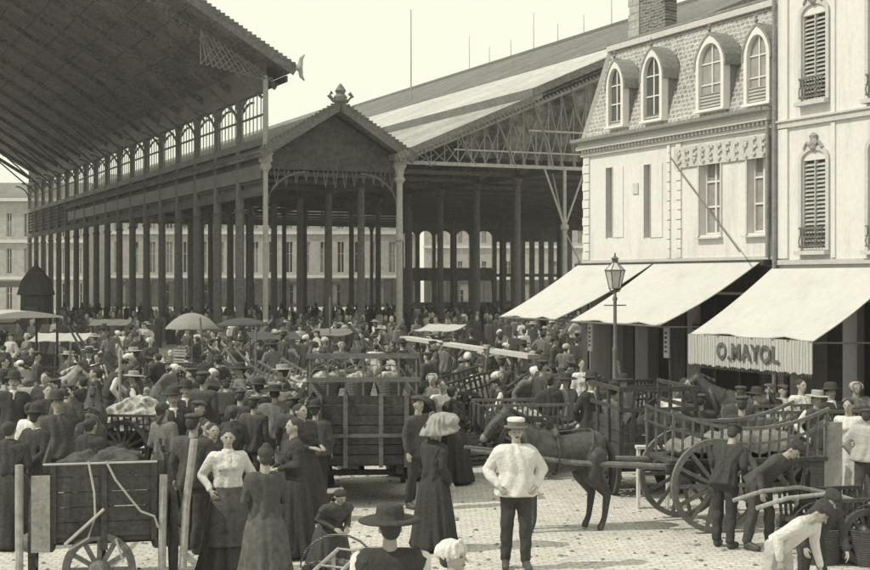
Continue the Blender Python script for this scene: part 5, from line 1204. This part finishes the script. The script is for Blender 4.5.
for q_ in (0.12, 0.88):
    c_ = a.lerp(b, q_); m = MB()
    for dx in (-0.35, 0.35): m.bar((c_.x+dx, c_.y-0.1, 0), (c_.x, c_.y, c_.z-0.05), 0.06)
    m.build('trestle', wood, r_, off=off)
tag(r_, 'long pale plank raised on trestles above the crowd in the middle', 'plank')

# ---- other carts in the crowd
for (lb, px, k, yaw, kw) in (
    ('cart heaped with pale cabbages beyond the lower left cart', 138, 0.0178, R(80), dict(L=1.9, W=1.2, r=0.5, bed=0.72, sh=0.30, shafts=0.5, m=wood)),
    ('pale-wheeled cart under the beige umbrella', 180, 0.0262, R(84), dict(L=1.5, W=1.0, r=0.62, bed=0.8, sh=0.35, shafts=0.9, m=wood, rimm=woodl)),
    ('cart standing between the dark umbrella and the dark wagon', 290, 0.0225, R(70), dict(L=1.8, W=1.1, r=0.6, bed=0.85, sh=0.4, shafts=1.0, m=woodm, rimm=woodl)),
    ('cart in the crowd below the long pale plank', 455, 0.0205, R(-75), dict(L=1.8, W=1.1, r=0.6, bed=0.85, sh=0.5, shafts=1.0, m=wood)),
    ('dark cart right of the street lamp before the middle awning', 640, 0.0196, R(-60), dict(L=1.6, W=1.1, r=0.6, bed=0.85, sh=0.5, shafts=0.8, m=wood)),
    ('cart under the lettered awning behind the slatted cart', 790, 0.0165, R(-80), dict(L=1.9, W=1.1, r=0.6, bed=0.85, sh=0.4, shafts=0.5, m=woodm)),
    ('cart at the left edge behind the grey horse', 70, 0.0225, R(-80), dict(L=1.8, W=1.1, r=0.6, bed=0.85, sh=0.4, shafts=0.8, m=wood, rimm=woodl)),
    ('small cart at the right edge behind the pale upright board', 862, 0.0160, R(-70), dict(L=1.6, W=1.0, r=0.55, bed=0.8, sh=0.4, shafts=0.5, m=wood)),
    ('low pale-rimmed cart at the edge of the crowd, left of the street lamp', 560, 0.0215, R(-85), dict(L=1.7, W=1.0, r=0.55, bed=0.8, sh=0.5, shafts=0.7, m=woodm, rimm=woodl))):
    c_ = cart(lb, **kw); tl = random.choice((0.0, 0.25, 0.45)) if kw.get('shafts', 0) >= 0.8 else 0.0; p_ = gp(px, k)
    fw = Vector((-math.sin(yaw), math.cos(yaw), 0)); p_ = p_ + fw * kw['r'] * math.sin(tl) + Vector((0, 0, kw['r'] * (1 - math.cos(tl)))); place(c_, p_, yaw, rx=tl)
for (lb, px, k, yaw, c_) in (('pale-wheeled hand cart below the leftmost hall columns', 105, .0300, 60, 0), ('hand cart with dark wheels far back below the dark umbrella', 232, .0350, -70, 1), ('pale-wheeled hand cart beyond the dark wagon', 345, .0270, 85, 0), ('pale-wheeled hand cart beyond the long plank', 500, .0330, 75, 0),
        ('hand cart tipped back left of the dark wagon', 262, .0262, 95, 0), ('hand cart at the rear of the crowd left of the awnings', 540, .0380, -80, 1), ('hand cart tipped up in the crowd behind the grey horse', 30, .0260, -85, 0), ('hand cart with raised shafts in front of the hall corner', 395, .0330, 70, 0)):
    o = cart(lb, L=1.3, W=0.8, r=0.52, bed=0.7, sh=0.28, shafts=1.4, m=woodm if c_ else wood, rimm=woodl if not c_ else None, prop=False, name='hand_cart'); tl = random.choice((0.3, 0.5, 0.62)); yw = R(yaw)
    fw = Vector((-math.sin(yw), math.cos(yw), 0)); place(o, gp(px, k) + fw*0.52*math.sin(tl) + Vector((0, 0, 0.52*(1-math.cos(tl)))), yw, rx=tl)
for j, (lb, px, k, s1, pale) in enumerate((('pale produce heaped on the ground below the dark umbrella', 215, .0205, .7, 1), ('pale produce heaped on the ground left of the cabbage cart', 88, .0205, .6, 1), ('pale produce heap in the crowd behind the dark-suited men', 245, .0235, .8, 1), ('dark produce heap beside the thin pale pole', 125, .0225, .7, 0),
        ('pale produce heap beyond the hampers of the dark wagon', 385, .0215, .7, 1), ('pale heap beyond the long plank at the right', 530, .0290, .8, 1), ('pale produce heap beneath the beige umbrella', 195, .0300, .7, 1), ('dark produce heap beyond the long plank', 440, .0300, .8, 0))):
    h_ = heap('produce_heap', lb, 'vegetables', greens if pale else greens2, s1, s1*0.8, 0.75, 40, 0.10); h_.location = gp(px, k); 
for (lb, px, k, hh, tx, ty) in (('leaning pale pole left of the dark wagon', 305, .0195, 2.0, .25, .1), ('leaning pole beside the beige umbrella', 207, .0270, 2.4, -.2, .1), ('upright dark pole below the dark umbrella', 255, .0240, 2.3, .03, 0), ('leaning pole under the long plank', 475, .0215, 2.0, .3, 0), ('leaning pole right of the street lamp', 632, .0188, 1.9, -.25, .1), ('leaning pole at the left edge', 62, .0215, 2.1, .2, 0), ('upright pole at the rear of the crowd', 330, .0360, 2.8, 0, 0)):
    m = MB(); m.tube([(0,0,0),(tx*0.5,ty*0.5,hh*0.5),(tx,ty,hh)],0.028,7); o = m.build('wooden_pole', woodl if 'pale' in lb else woodm); o.location = gp(px, k); tag(o, lb, 'pole')
CARTS = [o for o in COL.objects if o.parent is None and o.get('category') in ('cart', 'wagon')]
h1 = heap('produce_heap', 'large heap of pale cabbages on the cart at the left', 'vegetables', greens, 0.85, 0.5, 0.55, 70, 0.10); h1.location = gp(138, 0.0178, 0.78)
wc = Blob(); wc.hull(_sph((0,0,0.1),(0.16,0.25,0.1)) + _sph((0.05,0,0.45),(0.10,0.16,0.15))); o = bpy.data.objects.new('cloth_wrap', wc.mesh('cloth_wrap', whitec, 0.02, 2)); COL.objects.link(o); o.location = gp(169, 0.0176, 0.80); tag(o, 'white cloth draped at the right end of the cabbage cart', 'cloth')
for (lb, px, k, s, z) in (('dark greens heaped on the cart below the long plank', 455, 0.0205, .6, .9), ('pale produce heaped on the cart between the umbrella and the wagon', 290, 0.0225, .6, .9), ('dark produce heaped on the cart right of the street lamp', 640, 0.0196, .5, .9), ('pale produce heaped on the cart under the lettered awning', 790, .0165, .6, .9)):
    h_ = heap('produce_heap', lb, 'vegetables', greens if 'pale' in lb else greens2, s, 0.45, 0.4, 36); h_.location = gp(px, k, z)
gh = horse('pale grey horse in harness standing at the left edge in the crowd', horse_l, mane_m=cl_lt); put(gh, 30, 0.0196, 0); gh.rotation_euler = (0, 0, R(12)); gh.scale = (0.9, 0.9, 0.95)
h2 = horse('dark horse standing behind the cart under the lettered awning', horse_d); place(h2, gp(748, 0.0186), R(170), 0.92)
h3 = horse('dark horse in the crowd left of the dark wagon, seen end on', horse_d); place(h3, gp(90, 0.0165), R(100), 0.88)
# pale upright board, pole, low white plank
m = MB(); m.box(-0.125,0.125,-0.02,0.02,0.25,1.45); o = m.build('upright_board', mat('grey_board', 0.27, var=0.3)); o.location = gp(833, 0.0139); tag(o, 'pale upright board beside the slatted cart at the right', 'board')
m.v = []; 
m = MB(); m.tube([(0,0,0),(0,0,2.1)],0.03,8); o = m.build('thin_pole', woodl); o.location = gp(120, 0.0190); tag(o, 'thin pale pole standing up from the crowd left of the beige umbrella', 'pole')
m = MB(); m.box(-0.26,0.26,-0.1,0.1,0.0,0.04); 
for x in (-0.22,0.22): m.box(x-0.02,x+0.02,-0.08,0.08,-0.88,-0.002)
o = m.build('bench', mat('bench_white', 0.55)); o.location = gp(653, 0.0150, 0.90); tag(o, 'narrow bench with a pale top beside the left big cart wheel', 'bench')
m = MB(); m.box(-0.75,0.75,-0.3,0.3,0.86,0.90)
for x in (-0.65,0.65): m.bar((x,-0.2,0),(x,0.2,0.86),0.05); m.bar((x,0.2,0),(x,-0.2,0.86),0.05)
o = m.build('trestle_table', woodl); o.location = gp(262, 0.0218); tag(o, 'pale trestle table behind the row of dark-suited men', 'table')
m = MB(); m.tube([(-0.35,-0.5,0.1),(0.35,0.35,0.62)],0.02,6); m.tube([(-0.05,-0.6,0.1),(0.6,0.2,0.62)],0.02,6); 
for q_ in range(5): t = q_/4; m.tube([(-0.35+0.7*t,-0.5+0.85*t,0.1+0.52*t),(-0.05+0.65*t,-0.6+0.8*t,0.1+0.52*t)],0.012,6)
m.bar((0.3,0.3,0),(0.3,0.3,0.58),0.04); m.bar((0.5,0.2,0),(0.5,0.2,0.58),0.04)
o = m.build('barrow_frame', woodl); o.location = gp(302, 0.0102); tag(o, 'pale wooden barrow frame beside the woman seen from behind', 'barrow')
wbk = basket('broad wicker basket beside the crouching person', r=0.42, h=0.3, fill=greens2); wbk.location = gp(338, 0.0108)

# ---- crowd
def G(v, lo=0.6, hi=1.4): return v
LOOKS = [
 ('man in dark jacket and cap', dict(top='jacket', topm=cl_drk, botm=cl_blk, hat='cap', arms='down', stache=True)),
 ('man in a pale smock and dark cap', dict(top='smock', topm=cl_lt, botm=cl_drk, hat='cap', arms='pockets')),
 ('woman in white bonnet and dress', dict(top='blouse', topm=cl_drk, bot='skirt', botm=cl_blk, hat='bonnet', arms='front', hair='bun', apron=cl_mid)),
 ('woman in black with dark shawl', dict(top='blouse', topm=cl_blk, bot='skirt', botm=cl_blk, hair='bun', arms='front', shawl=cl_blk)),
 ('man in a black suit and bowler hat', dict(top='coat', topm=cl_blk, botm=cl_blk, hat='bowler', arms='back', neckl=cl_wh, stache=True)),
 ('woman in blouse and pale apron', dict(top='blouse', topm=cl_wh, bot='skirt', botm=cl_mid, hair='bun', arms='basket', apron=cl_wh)),
 ('man in waistcoat and straw hat', dict(top='shirt', topm=cl_wh, vest=cl_drk, botm=cl_drk, hat='straw', arms='hips')),
 ('woman in grey with dark head scarf', dict(top='blouse', topm=cl_mid, bot='skirt', botm=cl_drk, hat='scarf', hatm=cl_drk, arms='basket', hair='bun')),
 ('person in grey bending over goods', dict(top='blouse', topm=cl_mid, bot='skirt', botm=cl_mid, hat='bonnet', arms='reach', hair='bun', bend=R(35))),
 ('man in grey jacket and wide hat', dict(top='jacket', topm=cl_mid, botm=cl_drk, hat='wide', arms='pockets')),
 ('woman in dark dress and straw hat', dict(top='blouse', topm=cl_drk, bot='skirt', botm=cl_drk, hat='straw', arms='hips', hair='bun')),
]
LOOKS += [
 ('person in black crouching low', dict(top='coat', topm=cl_blk, botm=cl_blk, hat='cap', arms='reach', bend=R(55), stride=0.18)),
 ('man raising one arm in dark smock', dict(top='smock', topm=cl_drk, botm=cl_blk, hat='bowler', arms='carry')),
 ('woman reaching out in grey dress', dict(top='blouse', topm=cl_mid, bot='skirt', botm=cl_blk, hat='bonnet', hatm=cl_lt, arms='reach', hair='bun')),
 ('man stooping in shirt sleeves', dict(top='shirt', topm=cl_wh, botm=cl_drk, hat='cap', arms='reach', bend=R(22), vest=cl_blk)),
]
ARCH = [person(l, vox=0.022, **{'stride': random.uniform(-0.12, 0.12), **kw}) for l, kw in LOOKS]
used = [False] * len(ARCH)
LAND = [(-99, 'by the left edge'), (75, 'below leftmost hall columns'), (150, 'by the beige umbrella'), (222, 'by the dark umbrella'), (285, 'left of dark wagon'),
        (330, 'beyond the dark wagon'), (420, 'under the long plank'), (500, 'right of the plank'), (590, 'by the street lamp'), (645, 'before the middle awning'), (720, 'under the lettered awning'), (800, 'near the right edge')]
def zone(px, k):
    z = [t for a_, t in LAND if px >= a_][-1]
    return z, ('in front' if k < 0.0185 else 'fairly near' if k < 0.0235 else 'midway back' if k < 0.031 else 'far back' if k < 0.042 else 'at rear')
NAMED = []
def auto_label(o, look, px, k, grp):
    z, d = zone(px, k); NAMED.append((f"{look} {d}, {z}", px, o)); o['group'] = grp
def finish_labels():
    by = {}
    for l, px, o in NAMED: by.setdefault(l, []).append((px, o))
    for l, ls in by.items():
        ls.sort(key=lambda t: t[0]); n = len(ls)
        for i, (px, o) in enumerate(ls):
            pre = '' if n == 1 else ('leftmost ' if i == 0 else 'rightmost ' if i == n-1 else 'middle ' if n == 3 else ('second from left ', 'third from left ', 'fourth from left ', 'fifth from left ', 'sixth from left ', 'seventh from left ')[min(i-1, 5)])
            o['label'] = pre + l
occ = []
for o in COL.objects:
    if o.parent is None and o.get('category') in ('cart', 'wagon', 'horse', 'donkey', 'kiosk', 'market stall', 'person', 'street lamp', 'umbrella', 'table', 'plank'):
        rad = {'wagon': 1.35, 'cart': 1.0, 'horse': 0.9, 'donkey': 0.7, 'kiosk': 1.1, 'market stall': 1.6, 'table': 0.8}.get(o['category'], 0.4); occ.append((o.location.x, o.location.y, rad))
def free(x, y, r_=0.34):
    return all((x-a_)**2 + (y-b_)**2 > (r_+c_)**2 for a_, b_, c_ in occ)
def put_person(i, px, k, yaw, s=None):
    o = ARCH[i] if not used[i] else copy_tree(ARCH[i]); used[i] = True
    p = gp(px, k); place(o, p, yaw, s or random.uniform(0.93, 1.04)); o.scale = (o.scale[0]*random.uniform(.9, 1.14), o.scale[1]*random.uniform(.92, 1.12), o.scale[2]*random.uniform(.9, 1.03)); o.rotation_euler = (random.uniform(-.06, .06), random.uniform(-.05, .05), yaw); occ.append((p.x, p.y, 0.30))
    auto_label(o, LOOKS[i][0], px, k, 'people in the market crowd'); return o
# named rows near the front (photo column, scale, look, yaw)
FRONT = [(182, .0168, 4, .3), (205, .0172, 0, 2.6), (240, .0170, 0, 3.1), (258, .0174, 4, 3.3), (276, .0169, 9, 3.0), (293, .0174, 0, .4), (10, .0172, 4, .2), (33, .0148, 5, 2.8), (46, .0168, 3, .5), (66, .0165, 0, 3.0), 
         (585, .0208, 5, .2), (478, .0222, 1, .3), (500, .0196, 2, 1.0), (540, .0196, 0, 2.0), (600, .0190, 0, 3.1), (625, .0180, 9, .6), (672, .0176, 5, -.4), (690, .0182, 3, .6), (700, .0164, 0, 3.0), (812, .0158, 6, .3), (822, .0150, 3, 2.0), (852, .0150, 5, -.5), (866, .0146, 1, 2.6), (784, .0180, 1, .1), (770, .0176, 0, .3), (800, .0172, 5, 0.4), (455, .0168, 3, 2.4), (195, .0150, 0, 1.2), (168, .0140, 7, 2.6), (200, .0138, 3, .6), (312, .0200, 6, .4), (425, .0172, 3, 2.4), (10, .0128, 3, 2.9), (30, .0134, 4, 2.6), (208, .0131, 3, .5), (192, .0126, 0, 2.8), (306, .0142, 3, .9), (296, .0158, 0, 2.9), (420, .0150, 0, .8), (318, .0150, 12, 3.0), (178, .0152, 4, .3), (232, .0150, 3, 3.0), (252, .0156, 0, 2.8), (566, .0190, 9, .4), (552, .0180, 3, 3.0), (738, .0160, 0, 3.0), (758, .0170, 12, .5), (836, .0168, 4, .3), (858, .0178, 13, .2), (660, .0186, 11, 1.0), (612, .0172, 9, 2.8), (92, .0138, 3, 2.6), (62, .0142, 12, .4), (292, .0124, 3, -1.2), (588, .0168, 4, .6), (312, .0166, 3, .5)]
cnt = 0
for px, k, i, yaw in FRONT: put_person(i, px, k, yaw); cnt += 1
tries = 0
while cnt < 292 and tries < 60000:
    tries += 1
    px = random.uniform(-20, 700); k = 0.0172 + (0.047-0.0172) * random.random() ** 1.15
    if 480 < px < 700 and k < 0.0188: continue
    p = gp(px, k); v_ = p.x*CA + p.y*SA
    if v_ > 15.6 and (-p.x*SA + p.y*CA) < 32.5: continue
    if not free(p.x, p.y, 0.16 if k > .026 else 0.26): continue
    i = random.choices(range(len(ARCH)), [14, 6, 4, 11, 8, 5, 5, 6, 6, 8, 5, 8, 6, 4, 6])[0]
    put_person(i, px, k, random.uniform(-3.14, 3.14)); cnt += 1
print('persons', cnt, tries)
# far crowd below the halls: one mass of small figures
fm = MB()
for i in range(420):
    px = random.uniform(60, 600); k = random.uniform(0.044, 0.075); p = gp(px, k); s = random.uniform(0.93, 1.03); mi = random.choices((0, 1, 2), (6, 2, 1))[0]
    if random.random() < 0.5: prof = [(0.30,0),(0.24,0.5),(0.15,1.0),(0.22,1.35),(0.08,1.46)]
    else: prof = [(0.16,0),(0.17,0.5),(0.19,0.9),(0.23,1.35),(0.08,1.46)]
    fm.lathe([(a_*s, b_*s) for a_, b_ in prof], (p.x, p.y, 0), 7, sy=0.6, mi=mi); fm.lathe([(0.05,1.44*s),(0.09,1.52*s),(0.10,1.62*s),(0.07,1.72*s),(0.02,1.75*s)], (p.x, p.y, 0), 7, mi=random.choice((0, 0, 1, 3)))
o = fm.build('far_crowd', [cl_drk, cl_mid, cl_lt, skin]); tag(o, 'mass of tiny market-goers in the shade deep under the halls', 'crowd', kind='stuff')
# ---- goods on the ground and on stalls
protoB = [basket('x', fill=greens), basket('x', r=0.32, h=0.26), basket('x', r=0.24, h=0.42, fill=greens2)]; protoC = [crate('x', fill=greens), crate('x', fill=greens2, m=woodl), crate('x')]; protoS = [sack('x'), sack('x', m=cl_wh)]
PR = [(protoB[0], 'wicker basket of pale produce'), (protoB[1], 'wide empty wicker basket'), (protoB[2], 'tall wicker basket of dark produce'), (protoC[0], 'slatted crate of pale produce'), (protoC[1], 'pale slatted crate of dark produce'), (protoC[2], 'empty slatted crate'), (protoS[0], 'tied cloth sack'), (protoS[1], 'white tied sack')]
usedp = [False]*len(PR); cnt = 0; tries = 0
while cnt < 330 and tries < 20000:
    tries += 1
    px = random.uniform(-10, 680); k = 0.0175 + 0.02*random.random()**1.3; p = gp(px, k); v_ = p.x*CA + p.y*SA
    if 480 < px < 700 and k < 0.0195: continue
    if v_ > 15.4 and (-p.x*SA + p.y*CA) < 32.5: continue
    if not free(p.x, p.y, 0.10): continue
    i = random.randrange(len(PR)); base_, lb = PR[i]
    stack = 1 + (random.random() < 0.6) + (random.random() < 0.45) + (random.random() < 0.3) if i in (3, 4, 5) else 1; yw = random.uniform(-3, 3)
    for t in range(stack):
        o = base_ if not usedp[i] else copy_tree(base_); usedp[i] = True
        place(o, p + Vector((0, 0, 0.30*t)), yw + random.uniform(-.1, .1), 1.0); 
        auto_label(o, ('upper ' if t else '') + lb, px, k, 'baskets, crates and sacks amid the crowd')
        cnt += 1
    occ.append((p.x, p.y, 0.25))
# sacks, crates piled high on small stalls amid the crowd
k_ = 0
for px, k in ((60, .031), (275, .033), (330, .036), (440, .036), (590, .035), (110, .040)):
    c0 = ('pale', 'dark', 'grey')[k_ % 3]
    s_ = stall('x', W=random.uniform(1.2, 1.6), D=1.0, h=random.uniform(1.6, 1.8), top=(cl_lt, cl_drk, cl_mid)[k_ % 3], slope=0.2); place(s_, gp(px, k), random.uniform(-.5, .5)); auto_label(s_, f'low market stall with {c0} cloth top', px, k, 'low cloth-topped stalls'); k_ += 1
finish_labels()
print('goods', cnt)

# trodden straw, leaves and dung on the setts
lt = MB()
for i in range(1800):
    px = random.uniform(-60, 900); k = 0.0085 + 0.014*random.random()**1.2; p = gp(px, k)
    if random.random() < 0.35: p.x += random.gauss(0, .3)
    a_ = random.random()*3.14; mi = random.choices((0, 1, 2), (5, 3, 2))[0]
    if mi == 1: l_ = random.uniform(.05, .16); lt.bar((p.x, p.y, 0.008), (p.x+l_*math.cos(a_), p.y+l_*math.sin(a_), 0.012), 0.008, 0.006, mi=1)
    else:
        s_ = random.uniform(.012, .045); lt.add([(p.x+s_*math.cos(a_+t*1.57)*random.uniform(.7, 1.4), p.y+s_*math.sin(a_+t*1.57)*random.uniform(.7, 1.4), 0.006) for t in range(4)] + [(p.x, p.y, 0.006+s_*0.5)], [(0,1,4),(1,2,4),(2,3,4),(3,0,4),(3,2,1,0)], mi)
o = lt.build('litter', [mat('dung', 0.22, var=0.4), straw, greens2]); tag(o, 'trodden straw, leaves and dung scattered over the setts', 'litter', kind='stuff')

# thin haze volume added over the square to lift the dark tones
hz = MB(); hz.box(-160, 160, -6, 240, -1.0, 33.0)
hm = bpy.data.materials.new('tone_lift_haze'); hm.use_nodes = True; hn = hm.node_tree; hn.nodes.clear()
ho = hn.nodes.new('ShaderNodeOutputMaterial'); hv = hn.nodes.new('ShaderNodeVolumePrincipled'); hv.inputs['Density'].default_value = 0.00045; hv.inputs['Color'].default_value = (0.95, 0.92, 0.93, 1); hv.inputs['Anisotropy'].default_value = 0.2
hn.links.new(hv.outputs[0], ho.inputs['Volume'])
o = hz.build('haze', hm); tag(o, kind='stuff')
